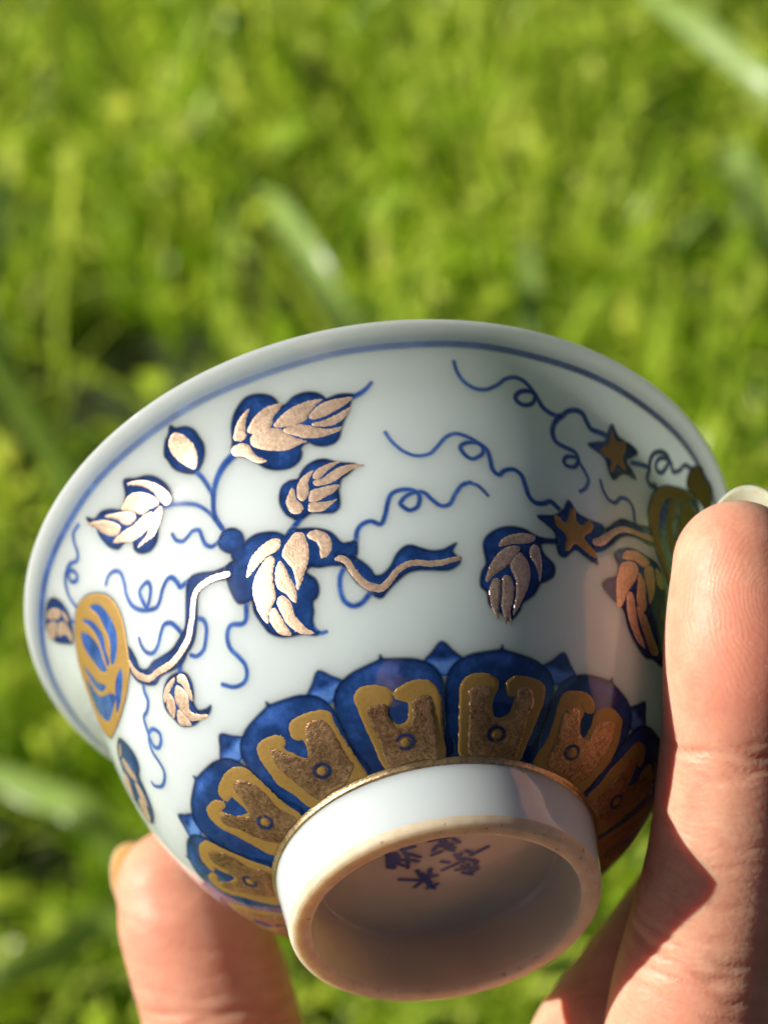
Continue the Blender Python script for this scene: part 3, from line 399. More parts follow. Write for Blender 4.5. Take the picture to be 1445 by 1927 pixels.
lathe('gilded_band', spline(bandp, 4), M_BAND, cup, 384)

# ------------------------------------------------------------------ painting on the cup: signed distances on a fine grid
def seg_d(U, V, A, B):
    dx, dy = B[0] - A[0], B[1] - A[1]; L = dx*dx + dy*dy + 1e-12
    t = np.clip(((U - A[0]) * dx + (V - A[1]) * dy) / L, 0, 1)
    return np.hypot(U - A[0] - t*dx, V - A[1] - t*dy), t
def sd_poly(U, V, P):
    d = np.full(U.shape, 1e9); ins = np.zeros(U.shape, bool)
    for A, B in zip(P, np.roll(P, -1, 0)):
        d = np.minimum(d, seg_d(U, V, A, B)[0])
        c = (A[1] > V) != (B[1] > V)
        with np.errstate(divide='ignore', invalid='ignore'):
            ins ^= c & (U < (B[0] - A[0]) * (V - A[1]) / (B[1] - A[1] + 1e-15) + A[0])
    return np.where(ins, -d, d)
def sd_stroke(U, V, P, Wd_):
    d = np.full(U.shape, 1e9)
    for i in range(len(P) - 1):
        lo = np.minimum(P[i], P[i+1]) - 1.6; hi = np.maximum(P[i], P[i+1]) + 1.6
        i0, i1 = np.searchsorted(U[0], [lo[0], hi[0]]); j0, j1 = np.searchsorted(V[:, 0], [lo[1], hi[1]])
        if i1 <= i0 or j1 <= j0: continue
        sl = np.s_[j0:j1, i0:i1]; q, t = seg_d(U[sl], V[sl], P[i], P[i+1])
        d[sl] = np.minimum(d[sl], q - 0.5 * (Wd_[i] + (Wd_[i+1] - Wd_[i]) * t))
    return d
class Frame:                                                       # local flat chart of the glaze round one motif
    def __init__(s, pts):
        pts = np.asarray(pts); s.a0 = pts[:, 0].mean(); s.k = np.radians(1) * np.interp(pts[:, 1].mean(), PS, PR)
    def uv(s, p):
        p = np.asarray(p, float); return np.stack([(p[:, 0] - s.a0) * s.k, p[:, 1]], 1)
    def grid(s, P, pad, h):
        lo = P.min(0) - pad; hi = P.max(0) + pad
        hi[1] = min(hi[1], PS[-1] - 0.1); lo[1] = max(lo[1], 0.02)
        return np.meshgrid(np.arange(lo[0], hi[0] + h, h), np.arange(lo[1], hi[1] + h, h))
    def xyz(s, U, V, off): return on_cup(s.a0 + U / s.k, V, off)
def wrapaz(items):
    for it in items:
        p = np.array(it[1]); a = p[:, 0]
        p[:, 0] = np.where(a < -120, a + 360, a); it[1] = p
def take(fr, U, V, D, lim, off, snap):
    m = D < lim
    c = m[:-1, :-1] | m[1:, :-1] | m[:-1, 1:] | m[1:, 1:]
    if snap:                                                       # pull the outer row of vertices onto the outline
        h = U[0, 1] - U[0, 0]; gv, gu = np.gradient(D, h); L = np.hypot(gu, gv) + 1e-6
        sft = np.where((D > 0) & (D < 1.6 * h), D, 0); U = U - gu / L * sft; V = V - gv / L * sft
    j, i = np.nonzero(c); n = U.shape[1]
    F = np.stack([j*n+i, j*n+i+1, (j+1)*n+i+1, (j+1)*n+i], 1)
    used, inv = np.unique(F, return_inverse=True)
    u, v = U.ravel()[used], V.ravel()[used]
    o_ = off.ravel()[used] if isinstance(off, np.ndarray) else off
    return fr.xyz(u, v, o_), inv.reshape(-1, 4)[:, ::-1], used
def sstep(a, b, x): t = np.clip((x - a) / (b - a), 0, 1); return t*t*(3-2*t)
def blue_part(name, items, parent, dens=0.78, h=0.1, extra=None, off=0.018):
    fr = Frame(np.concatenate([np.asarray(i[1]) for i in items]))
    prep = []
    for it in items:
        if it[0] == 'p': prep.append(('p', spline(fr.uv(it[1]), 4, True), None))
        else:
            q = np.c_[fr.uv(it[1]), np.asarray(it[2]) * 0.85]; q = spline(q, 5); prep.append(('s', q[:, :2], q[:, 2]))
    U, V = fr.grid(np.concatenate([p[1] for p in prep]), 0.5, h)
    D = np.full(U.shape, 1e9); DN = np.zeros(U.shape)
    for k, p, w_ in prep:
        d = sd_poly(U, V, p) if k == 'p' else sd_stroke(U, V, p, w_)
        t = (dens - 0.20 + 0.40 * np.exp(-np.abs(d) / 0.2)) if k == 'p' else 0.30 + 0.2 * sstep(0.05, -0.2, d)
        DN = np.where(d < D, t, DN); D = np.minimum(D, d)
    if extra is not None: DN = DN + extra(U, V, fr)
    X, F, used = take(fr, U, V, D, 0.26, off, False)
    paint = sstep(0.26, -0.10, D.ravel()[used])
    return mesh(name, X, F, M_BLUE, parent, attrs={'paint': paint, 'wash': np.clip(DN.ravel()[used], 0, 1)})
def gold_part(name, item, parent, mat, holes=(), h=0.1, lift=0.022, base=0.024, cut=None, n=4):
    fr = Frame(item[1])
    if item[0] == 'p': P = spline(fr.uv(item[1]), n, True)
    else: q = spline(np.c_[fr.uv(item[1]), np.asarray(item[2])], 5); P = q[:, :2]
    U, V = fr.grid(P, 0.8, h)
    D = sd_poly(U, V, P) if item[0] == 'p' else sd_stroke(U, V, P, q[:, 2])
    rg = np.random.default_rng(abs(int(P[0, 0] * 1000)) % 9973)     # brush edges are not perfect
    ph = rg.uniform(0, 6.28, 4)
    D = D + 0.018 * (np.sin(5.1*U + ph[0]) * np.sin(4.3*V + ph[1]) + np.sin(11*U + 7*V + ph[2]))
    for hp in holes: D = np.maximum(D, 0.09 - sd_poly(U, V, spline(fr.uv(hp), 3, True)))
    if D.min() > -0.02: return None
    X, F, used = take(fr, U, V, D, 0.0, base + lift * sstep(0.0, -0.22, D), True)
    return mesh(name, X, F, mat, parent)
OCHRE = {'star_blossom', 'painted_melon', 'painted_bud'}
for name, label, blue, golds, holes in MOTIFS:
    wrapaz(blue); wrapaz(golds)
    for h_ in holes:
        for q in h_: q[0] = q[0] + 360 if q[0] < -120 else q[0]
    leafy = any(b[0] == 'p' for b in blue)
    b = blue_part(name, blue, cup, 0.6 if name == 'painted_melon' else 0.8 if leafy else 0.55)
    if label: b['label'] = label
    for g in golds:
        if name == 'vine_branch': gold_part('gold_ribbon', g, b, M_LEAF)
        elif name in OCHRE: gold_part('ochre_gilding', g, b, M_OCHRE, holes, lift=0.05)
        else: gold_part('gold_stroke', g, b, M_LEAF)
# lotus collar: thirteen petals round the foot
PET_AZ = [1.0, 31.4, 60.2, 87.5, 114.0, 143.8] + [143.8 + 27.15 * k for k in range(1, 8)]
TOPO = [(0, 11.03), (0.6, 10.66), (3.5, 10.42), (7.5, 10.08), (10.6, 9.42), (12.2, 8.68), (13.2, 7.8)]
for i, az in enumerate(PET_AZ):
    nxt = PET_AZ[(i + 1) % 13] + (360 if i == 12 else 0); prv = PET_AZ[i - 1] - (360 if i == 0 else 0)
    hr, hl = (nxt - az) / 2, (az - prv) / 2
    sr, sl_ = hr / 13.6, hl / 13.6
    right = [(az + a * sr, s) for a, s in TOPO] + [(az + hr, 6.6), (az + hr, 3.5), (az + hr, 0.4)]
    left = [(az - a * sl_, s) for a, s in TOPO[1:]] + [(az - hl, 6.6), (az - hl, 3.5), (az - hl, 0.4)]
    poly = right + left[::-1]
    # dense line only at the painted outline and seams, paler wash towards the tip
    pet = blue_part('lotus_petal', [['p', np.array(poly)]], cup, 0.84, 0.11,
                    lambda U, V, fr: -0.30 * np.exp(-((U / 1.9) ** 2 + ((V - 9.9) / 0.7) ** 2)))
    k = {1: 3, 2: 2, 3: 1, 4: 5, 5: 6}.get(i, (3, 2, 5, 1, 6)[i % 5] if i else 3)
    po, pin = PANELS[k]
    po = np.array(po) * [1, 1] + [az, 0]; pin = np.array(pin) + [az, 0]
    po[:, 1] = np.where(po[:, 1] < 1.7, 0.45, po[:, 1]); pin[:, 1] = np.where(pin[:, 1] < 2.0, 0.62 + 0.1 * (i % 3), pin[:, 1])
    jit = np.random.default_rng(40 + i); po += jit.normal(0, [0.22, 0.05], po.shape); pin += jit.normal(0, [0.25, 0.07], pin.shape)
    gold_part('ochre_panel', ['p', po], pet, M_OCHRE, lift=0.03, n=4)
    gold_part('burnished_panel', ['p', pin], pet, M_BRONZE, lift=0.05, base=0.075, n=4)
    rc = np.array(RINGS[k]) + [az, 0]; t = np.linspace(0, 5.0 + (i % 3) * 0.5, 14) + i * 1.3
    kk = 1.0 / (np.radians(1) * np.interp(rc[1], PS, PR))
    blue_part('ring_mark', [['s', np.stack([rc[0] + 0.75 * kk * np.cos(t), rc[1] + 0.68 * np.sin(t)], 1), np.interp(np.linspace(0, 1, 14), [0, .5, 1], [.05, .17, .05])]], pet, 0.9, 0.08, lambda U, V, fr: 0.4, off=0.155)
    gold_part('gilded_dot', ['p', np.stack([rc[0] + 0.42 * kk * np.cos(np.linspace(0, 5.6, 8)), rc[1] + 0.4 * np.sin(np.linspace(0, 5.6, 8))], 1)], pet, M_OCHRE, lift=0.03, base=0.15)
    m = (az + nxt) / 2                                             # small back petal peeping out between two petals
    bp = blue_part('back_petal', [['p', np.array([(m, 11.4), (m + 2.3, 10.5), (m + 4.6, 9.6), (m + 3.5, 8.9), (m, 8.3), (m - 3.5, 8.9), (m - 4.6, 9.6), (m - 2.3, 10.5)])]], cup, 0.72, 0.11,
                   lambda U, V, fr: -0.42 * sstep(10.3, 9.4, V) + 0.3 * np.exp(-((U / 0.5) ** 2 + ((V - 10.1) / 0.35) ** 2)), off=0.012)
# blue line under the rim, with the glaze pooling pale blue up to the lip
n = 720; t = np.arange(n) * 360 / n
s_line = np.interp(40.05, PZ, PS); rows = np.linspace(s_line - 0.75, PS[-1] - 0.05, 22)
wob = 0.05 * np.sin(np.radians(t) * 7 + 1) + 0.04 * np.sin(np.radians(t) * 17)
X = np.concatenate([on_cup(t, np.minimum(r + wob, PS[-1] - 0.02), 0.016) for r in rows]); d = np.concatenate([np.full(n, r - s_line) for r in rows])
i, j = np.meshgrid(np.arange(len(rows) - 1), np.arange(n), indexing='ij')
F = np.stack([i*n+j, i*n+(j+1) % n, (i+1)*n+(j+1) % n, (i+1)*n+j], -1).reshape(-1, 4)
sw = np.tile(0.8 + 0.2 * np.sin(np.radians(t) * 3 + 0.6), len(rows))
pt = np.maximum(0.9 * sstep(0.52, 0.16, np.abs(d)) * sw, 0.27 * sstep(-0.1, 0.1, d) * sstep(1.5, 0.35, d))
mesh('rim_line', X, F, M_BLUE, cup, attrs={'paint': pt, 'wash': 0.20 + 0.12 * sstep(0.4, 0.0, np.abs(d))})
# maker's mark inside the foot: four brushed characters
for ch in MARKS:
    P = np.array(ch).reshape(-1, 2, 2); lo = P.min((0, 1)) - 0.6; hi = P.max((0, 1)) + 0.6
    U, V = np.meshgrid(np.arange(lo[0], hi[0], 0.09), np.arange(lo[1], hi[1], 0.09)); D = np.full(U.shape, 1e9)
    for A, B in P: D = np.minimum(D, seg_d(U, V, A, B)[0] - 0.13)
    fr = Frame([(0, 1), (0, 1)]); fl = infoot[::-1]
    fr.xyz = lambda u, v, off: np.stack([u, v, np.interp(np.hypot(u, v), fl[:, 0], fl[:, 1]) - 0.03], -1) * 1e-3
    X, F, used = take(fr, U, V, D, 0.3, 0.0, False)
    mesh('brushed_character', X, F, M_MARK, cup, attrs={'paint': sstep(0.3, -0.1, D.ravel()[used]), 'wash': np.full(len(used), 0.42)})
# ------------------------------------------------------------------ hand: one continuous skin, thumb left, forefinger right
def skin():
    g = NT('skin')
    fa = g.attr('along'); fc = g.attr('across'); fm = g.attr('finger'); pad = g.attr('pad')
    n1 = g.noise(190, 5, 0.7); n2 = g.noise(900, 3, 0.6)
    base = g.ramp(n1, (0.32, (0.64, 0.28, 0.185)), (0.5, (0.71, 0.36, 0.24)), (0.68, (0.77, 0.45, 0.31)))
    base = g.mix(g.math('MULTIPLY', pad, 0.75), base, (0.78, 0.28, 0.19))
    base = g.mix(g.math('MULTIPLY', n2, 0.25), base, (0.74, 0.38, 0.27))
    cr = g.attr('crease')
    base = g.mix(g.math('MULTIPLY', cr, 0.45), base, (0.52, 0.20, 0.12))
    g.set(Base_Color=base, Roughness=g.math('ADD', 0.40, g.math('MULTIPLY', n2, 0.16)), IOR=1.4, Specular_IOR_Level=0.45,
          Subsurface_Weight=1.0, Subsurface_Radius=(1.0, 0.36, 0.2), Subsurface_Scale=0.0032)
    # friction ridges: arcs round the pad, plus cross lines between the joints
    dx = g.math('MULTIPLY', g.math('ADD', fc, -1.0), 1.25); dy = g.math('ADD', fa, -9.5)
    dist = g.math('SQRT', g.math('ADD', g.math('MULTIPLY', dx, dx), g.math('MULTIPLY', g.math('MULTIPLY', dy, dy), 0.55)))
    dist = g.math('ADD', dist, g.math('MULTIPLY', g.noise(260, 2), 1.6))
    rid = g.math('SINE', g.math('MULTIPLY', dist, 13.0))
    rm = g.math('MULTIPLY', g.math('LESS_THAN', fa, 23.0), fm)
    cl = g.math('SINE', g.math('MULTIPLY', g.math('ADD', fa, g.math('MULTIPLY', g.noise(220, 3), 4.0)), 7.0))
    cl = g.math('MULTIPLY', cl, g.math('MULTIPLY', g.noise(320, 3, 0.7), g.math('SUBTRACT', 1.0, rm)))
    tc = g.n('ShaderNodeTexCoord').outputs['Object']
    vor = g.n('ShaderNodeTexVoronoi', {'Vector': tc, 'Scale': 1100.0}, feature='DISTANCE_TO_EDGE').outputs['Distance']
    h = g.math('ADD', g.math('MULTIPLY', g.math('MULTIPLY', rid, g.math('MULTIPLY', rm, g.noise(240, 3, 0.6))), 0.10), g.math('MULTIPLY', cl, 0.17))
    h = g.math('ADD', h, g.math('MULTIPLY', g.math('MINIMUM', vor, 0.25), 0.5))
    h = g.math('SUBTRACT', h, g.math('MULTIPLY', cr, 0.9))
    h = g.math('ADD', h, g.math('MULTIPLY', g.noise(420, 4, 0.65), 0.55))
    g.bump(h, 0.5, 0.00022)
    return g.m
def nailmat(name, lo, hi):
    g = NT(name); n = g.noise(700, 3)
    g.set(Base_Color=g.ramp(n, (0.35, lo), (0.7, hi)), Roughness=0.45, Specular_IOR_Level=0.3, Subsurface_Weight=1.0,
          Subsurface_Radius=(1.0, 0.7, 0.45), Subsurface_Scale=0.002)
    g.bump(g.noise(500, 4), 0.25, 0.0002); return g.m
M_SKIN = skin(); M_NAIL = nailmat('long_nail', (0.70, 0.49, 0.31), (0.82, 0.63, 0.43)); M_NAIL_PINK = nailmat('pink_nail', (0.74, 0.38, 0.25), (0.80, 0.46, 0.32))

# forefinger: centre line (photo x, y), radius
IDX = [(1388, 1063, 163.5, 6.3), (1392, 1160, 163, 7.1), (1392, 1250, 163, 7.35), (1386, 1345, 164, 7.2), (1376, 1480, 165.6, 7.3), (1362, 1620, 167.6, 7.6),
       (1336, 1770, 169.6, 8.4), (1314, 1900, 171.5, 9.1), (1300, 2080, 174, 9.8), (1300, 2300, 174, 10.6)]
ipts = np.array([[*ray(x, y, z), r] for x, y, z, r in IDX])
TH = [(332, 1672, 203.5, 7.2), (348, 1720, 203, 8.2), (378, 1790, 203, 8.9), (408, 1880, 203, 9.2), (424, 1960, 202.5, 9.5), (452, 2080, 201, 9.9), (520, 2260, 197, 11.5), (640, 2480, 190, 14), (820, 2760, 180, 17), (980, 3100, 172, 17)]
tpts = np.array([[*ray(x, y, z), r] for x, y, z, r in TH])
MI = [(1440, 1480, 185, 7.2), (1390, 1610, 187, 7.8), (1308, 1745, 188, 8.3), (1212, 1885, 187, 8.6), (1135, 2010, 185, 9.0), (1130, 2180, 182, 9.6), (1260, 2420, 178, 10.5)]
mpts = np.array([[*ray(x, y, z), r] for x, y, z, r in MI])
RI = np.array([[*ray(x, y, z), r] for x, y, z, r in [(1720, 1640, 206, 6.8), (1720, 1760, 202, 7.4), (1660, 1960, 194, 7.8), (1560, 2180, 188, 8.4), (1480, 2480, 182, 10)]])
PI_ = np.array([[*ray(x, y, z), r] for x, y, z, r in [(1890, 1880, 206, 5.8), (1880, 1990, 202, 6.4), (1820, 2180, 194, 6.9), (1730, 2380, 188, 7.4), (1640, 2600, 183, 9)]])
WR = ray(1180, 3560, 168)
def palm(p, r0, r1): q = p[-1]; return np.array([[*q[:3], q[3]], [*(0.5*(q[:3]+WR)+[0, 0, 2]), r0], [*WR, r1]])
ARM = np.array([[*ray(1190, 3300, 168), 20], [*WR, 22], [*ray(1130, 4400, 172), 25], [*ray(1050, 5600, 180), 29], [*ray(980, 6600, 186), 33]])
def blob(P, step=0.6):                                             # tapered tube with round ends (lens frame mm)
    q = spline(P, 10); seg = np.r_[0, np.cumsum(np.linalg.norm(np.diff(q[:, :3], axis=0), axis=1))]
    n = max(int(seg[-1] / 1.2), 4); t = np.linspace(0, seg[-1], n); q = np.stack([np.interp(t, seg, q[:, i]) for i in range(4)], 1)
    d = np.gradient(q[:, :3], axis=0); d /= np.linalg.norm(d, axis=1)[:, None]
    def cap(c, dr, r, sgn): return [(c + dr * sgn * r * math.sin(a), max(r * math.cos(a), 0.05)) for a in np.linspace(0, math.pi/2, 8)[1:]]
    rings = [(c, r, dr) for (c, r), dr in [(x, d[0]) for x in cap(q[0, :3], d[0], q[0, 3], -1)[::-1]]]
    rings += [(q[i, :3], q[i, 3], d[i]) for i in range(n)]
    rings += [(c, r, d[-1]) for c, r in cap(q[-1, :3], d[-1], q[-1, 3], 1)]
    m = 36; V = []; a = np.arange(m) * 2 * np.pi / m
    for c, r, dr in rings:
        u = np.cross(dr, [0, 0, 1.0]); u /= np.linalg.norm(u) + 1e-9; v = np.cross(dr, u)
        V.append(c + r * (np.cos(a)[:, None] * u + np.sin(a)[:, None] * v))
    k = len(rings); V = np.concatenate(V)
    i, j = np.meshgrid(np.arange(k - 1), np.arange(m), indexing='ij'); j2 = (j + 1) % m
    F = np.stack([i*m+j, i*m+j2, (i+1)*m+j2, (i+1)*m+j], -1).reshape(-1, 4)
    return V, F
parts = [blob(p) for p in (ipts, tpts, mpts, RI, PI_, palm(ipts, 12.5, 14), palm(mpts, 13, 14), palm(RI, 12.5, 14), palm(PI_, 11, 13),
                           np.array([tpts[-1], [*WR, 15]]), ARM,
                           np.array([[*(ipts[-1, :3]), 9], [*(tpts[-2, :3] + [4, 6, 0]), 9]]),
                           np.array([[*ray(1290, 2480, 178), 11], [*ray(1600, 2700, 182), 10]]), np.array([[*ray(1000, 2700, 174), 11], [*ray(1500, 2800, 176), 12]]), np.array([[*ray(1000, 3000, 170), 12], [*ray(1450, 3050, 170), 12]]))]
Vs, Fs, off = [], [], 0
for v, f_ in parts: Vs.append(v); Fs.append(f_ + off); off += len(v)
HO = W(WR); Vw = W(np.concatenate(Vs)) - HO
tmp = mesh('hand_volume', Vw, np.concatenate(Fs), M_SKIN)
rm = tmp.modifiers.new('r', 'REMESH'); rm.mode = 'VOXEL'; rm.voxel_size = 0.00055
sm = tmp.modifiers.new('s', 'SMOOTH'); sm.factor = 0.5; sm.iterations = 10
dg = bpy.context.evaluated_depsgraph_get(); ev = tmp.evaluated_get(dg); me = bpy.data.meshes.new_from_object(ev)
bpy.data.objects.remove(tmp)
nv = len(me.vertices); co = np.empty(nv * 3, np.float32); me.vertices.foreach_get('co', co); co = co.reshape(-1, 3).astype(float)
no = np.empty(nv * 3, np.float32); me.vertices.foreach_get('normal', no); no = no.reshape(-1, 3).astype(float)
LP = np.stack([(co + HO - EYE) @ RIGHT, (co + HO - EYE) @ DOWN, (co + HO - EYE) @ FWD], 1) * 1000   # lens frame mm
NL = np.stack([no @ RIGHT, no @ DOWN, no @ FWD], 1)
def project(P):
    q = spline(P, 12); seg = np.r_[0, np.cumsum(np.linalg.norm(np.diff(q[:, :3], axis=0), axis=1))]
    best = np.full(nv, 1e9); al = np.zeros(nv); rel = np.full(nv, 9.0); cen = np.zeros((nv, 3)); dr = np.zeros((nv, 3))
    cand = np.nonzero((np.abs(LP - 0.5 * (q[:, :3].max(0) + q[:, :3].min(0))) < 0.5 * (q[:, :3].max(0) - q[:, :3].min(0)) + 20).all(1))[0]
    for i in range(len(q) - 1):
        A, B = q[i, :3], q[i+1, :3]; d = B - A; L = np.linalg.norm(d) + 1e-9; d = d / L
        x = LP[cand] - A; t = np.clip(x @ d, 0, L); e = np.linalg.norm(x - t[:, None] * d, axis=1)
        if i == 0: t = x @ d; t = np.minimum(t, L)
        m = e < best[cand]; c = cand[m]
        best[c] = e[m]; al[c] = seg[i] + t[m]; rel[c] = e[m] / q[i, 3]; cen[c] = A; dr[c] = d
    return al, rel, best
ia, irel, _ = project(ipts); ta, trel, _ = project(tpts)
icen = spline(ipts, 12); seg = np.r_[0, np.cumsum(np.linalg.norm(np.diff(icen[:, :3], axis=0), axis=1))]
ix = LP[:, 0] - np.interp(ia, seg, icen[:, 0])
mi = (irel < 1.25) & (ia < 80); mt = (trel < 1.25) & (ta < 60) & ~mi
ia = ia + 6.3; ta = ta + 7.2                                        # measured from the tip
along = np.where(mi, ia, np.where(mt, ta + 30, 60)); across = np.where(mi, ix, LP[:, 0])
front = np.clip(-NL[:, 2] * 1.4 + 0.35, 0, 1)
rng = np.random.default_rng(5)
def lines(al, xs, spec):                                           # fine skin folds across a finger
    out = np.zeros(nv)
    for c, amp, wd, sl, fq, ph in spec:
        pos = c + sl * xs + 0.28 * np.sin(fq * xs + ph) + 0.12 * np.sin(2.7 * fq * xs + ph * 2)
        out = np.maximum(out, amp * np.exp(-((al - pos) / wd) ** 2) * (0.65 + 0.35 * np.sin(0.9 * xs + ph)))
    return out
ispec = [(22.5, 1.0, .42, -.06, .7, 0), (23.7, .6, .35, .03, .6, 1), (21.3, .4, .3, -.1, .8, 2), (24.9, .35, .3, .02, .7, 4), (31, .3, .3, .02, .5, 1), (33, .35, .3, -.02, .6, 3), (35.2, .3, .3, .02, .6, 5), (37.2, .3, .3, 0, .5, 2),
         (43, .75, .42, .08, .5, 1), (44.6, .9, .45, .05, .5, 2.2), (46.4, .6, .4, .09, .6, .4), (41, .4, .35, .02, .5, 3), (48.5, .45, .4, .06, .6, 1.5), (52, .3, .4, .1, .5, 0)]
tx = LP[:, 0] - np.interp(ta - 7.2, np.r_[0, np.cumsum(np.linalg.norm(np.diff(spline(tpts, 12)[:, :3], axis=0), axis=1))], spline(tpts, 12)[:, 0])
tspec = [(20.5, 1.0, .5, .22, .4, 0), (21.6, .6, .4, .1, .5, 3), (22.7, .8, .4, .3, .5, 1), (12, .3, .35, .6, .5, 0), (9, .3, .35, .5, .6, 2), (33, .6, .4, .2, .4, 1), (24.5, .5, .4, -.2, .4, 2), (18, .4, .4, .35, .5, 1), (27, .5, .4, .25, .4, 3), (15, .25, .4, .5, .5, 0), (30, .4, .4, -.1, .5, 2)]
crease = (lines(ia, ix, ispec) * mi + lines(ta, tx, tspec) * mt) * front
pad = np.exp(-((ia - 15) / 7.0) ** 2) * mi * np.exp(-((ix - 1.5) / 7) ** 2) + 0.5 * np.exp(-((ta - 12) / 7) ** 2) * mt + 0.4 * np.exp(-((ia - 50) / 5) ** 2) * mi
disp = -0.32 * crease
disp += 0.30 * (np.exp(-((ia - 14) / 5) ** 2) + 0.8 * np.exp(-((ia - 33) / 6) ** 2) - 0.6 * np.exp(-((ia - 23) / 2.2) ** 2) - 0.7 * np.exp(-((ia - 45) / 3) ** 2)) * mi * front
co2 = co + no * (disp * 1e-3)[:, None]
# soft flesh flattens where it presses on the glaze
LQ = np.stack([(co2 + HO - EYE) @ RIGHT, (co2 + HO - EYE) @ DOWN, (co2 + HO - EYE) @ FWD], 1) * 1000 - CUP_O
hh = LQ @ AX; rad = np.sqrt(np.maximum((LQ ** 2).sum(1) - hh ** 2, 1e-9)); rb = np.interp(hh, PZ, PR, left=-1, right=-1) + 0.12
inside = (rb > 0) & (rad < rb)
push = np.where(inside, rb - rad, 0); er = (LQ - hh[:, None] * AX) / rad[:, None]
co2 += ((er[:, :1] * RIGHT + er[:, 1:2] * DOWN + er[:, 2:] * FWD) * push[:, None]) * 1e-3
me.vertices.foreach_set('co', co2.astype(np.float32).ravel())
for n_, a_ in (('along', along), ('across', across), ('finger', mi.astype(float)), ('pad', np.clip(pad, 0, 1)), ('crease', np.clip(crease, 0, 1))):
    at = me.attributes.new(n_, 'FLOAT', 'POINT'); at.data.foreach_set('value', a_.astype(np.float32))
me.polygons.foreach_set('use_smooth', np.ones(len(me.polygons), bool)); me.update(); me.name = 'hand'
me.materials.clear(); me.materials.append(M_SKIN)
person = bpy.data.objects.new('person', None); COL.objects.link(person); person.location = HO; person.empty_display_size = 0.05
tag(person, 'person whose bare hand grips the cup between thumb and forefinger', 'person')
hand = bpy.data.objects.new('hand', me); COL.objects.link(hand); hand.parent = person
def soft(name, chains, mat, vox, it=6):                            # joined tapered limbs as one continuous surface (world metres)
    Vs, Fs, off = [], [], 0
    for P in chains:
        v, f_ = blob(np.array(P, float) * 1000); Vs.append(v / 1000); Fs.append(f_ + off); off += len(v)
    t = mesh(name, np.concatenate(Vs) - HO, np.concatenate(Fs), mat)
    m = t.modifiers.new('r', 'REMESH'); m.mode = 'VOXEL'; m.voxel_size = vox
    m = t.modifiers.new('s', 'SMOOTH'); m.factor = 0.5; m.iterations = it
    e = t.evaluated_get(bpy.context.evaluated_depsgraph_get()); me_ = bpy.data.meshes.new_from_object(e); old = t.data; t.modifiers.clear(); t.data = me_
    bpy.data.meshes.remove(old); me_.polygons.foreach_set('use_smooth', np.ones(len(me_.polygons), bool)); me_.name = name
    t.parent = person; return t
def cloth(name, a, b):
    g = NT(name); n = g.noise(30, 4); wv = g.noise(1500, 2)
    g.set(Base_Color=g.ramp(n, (0.3, a), (0.7, b)), Roughness=0.9); g.bump(wv, 0.3, 0.0006); return g.m
elb = W(ray(1000, 6700, 186)); elb = elb + np.array([0.02, -0.06, -0.02])
B = np.array([0.0, -0.34, 0.0])                                    # holder's unseen body, added behind the lens to block sky light
soft('jacket', [[[*(B + [0, -.02, .12]), .15], [*(B + [0, -.02, .32]), .145], [*(B + [0, 0, .52]), .15], [*(B + [0, .02, .64]), .09]],
                [[*(B + [-.16, 0, .56]), .07], [*(B + [.16, 0, .56]), .07]], [[*(B + [-.10, 0, .40]), .10], [*(B + [.10, 0, .40]), .10]],
                [[*(B + [.19, 0, .55]), .06], [*(elb + [.03, -.05, .0]), .05], [*elb, .045], [*(0.5 * elb + 0.5 * W(ARM[-1, :3])), .042]],
                [[*(B + [-.19, 0, .55]), .06], [*(B + [-.30, .10, .36]), .05], [*(B + [-.22, .26, .46]), .042]]],
     cloth('dark_wool', (0.035, 0.03, 0.028), (0.06, 0.05, 0.045)), 0.008)
soft('trousers', [[[*(B + [.10, 0, .10]), .10], [*(B + [.34, .26, .20]), .075], [*(B + [.22, .10, .07]), .06]],
                  [[*(B + [-.10, 0, .10]), .10], [*(B + [-.40, .20, .20]), .075], [*(B + [-.20, .08, .07]), .06]]], cloth('brown_cotton', (0.08, 0.06, 0.045), (0.11, 0.085, 0.06)), 0.008)
soft('head', [[[*(B + [0, .02, .62]), .055], [*(B + [0, .04, .74]), .055]], [[*(B + [0, .03, .86]), .088], [*(B + [0, .05, .80]), .075], [*(B + [0, .08, .75]), .05]],
              [[*(B + [0, .13, .82]), .012], [*(B + [0, .145, .795]), .014]]], M_SKIN, 0.005, 3)
soft('hair', [[[*(B + [0, -.01, .89]), .095], [*(B + [0, -.035, .80]), .085], [*(B + [0, -.03, .70]), .05]]], cloth('dark_hair', (0.02, 0.014, 0.01), (0.035, 0.025, 0.018)), 0.006)
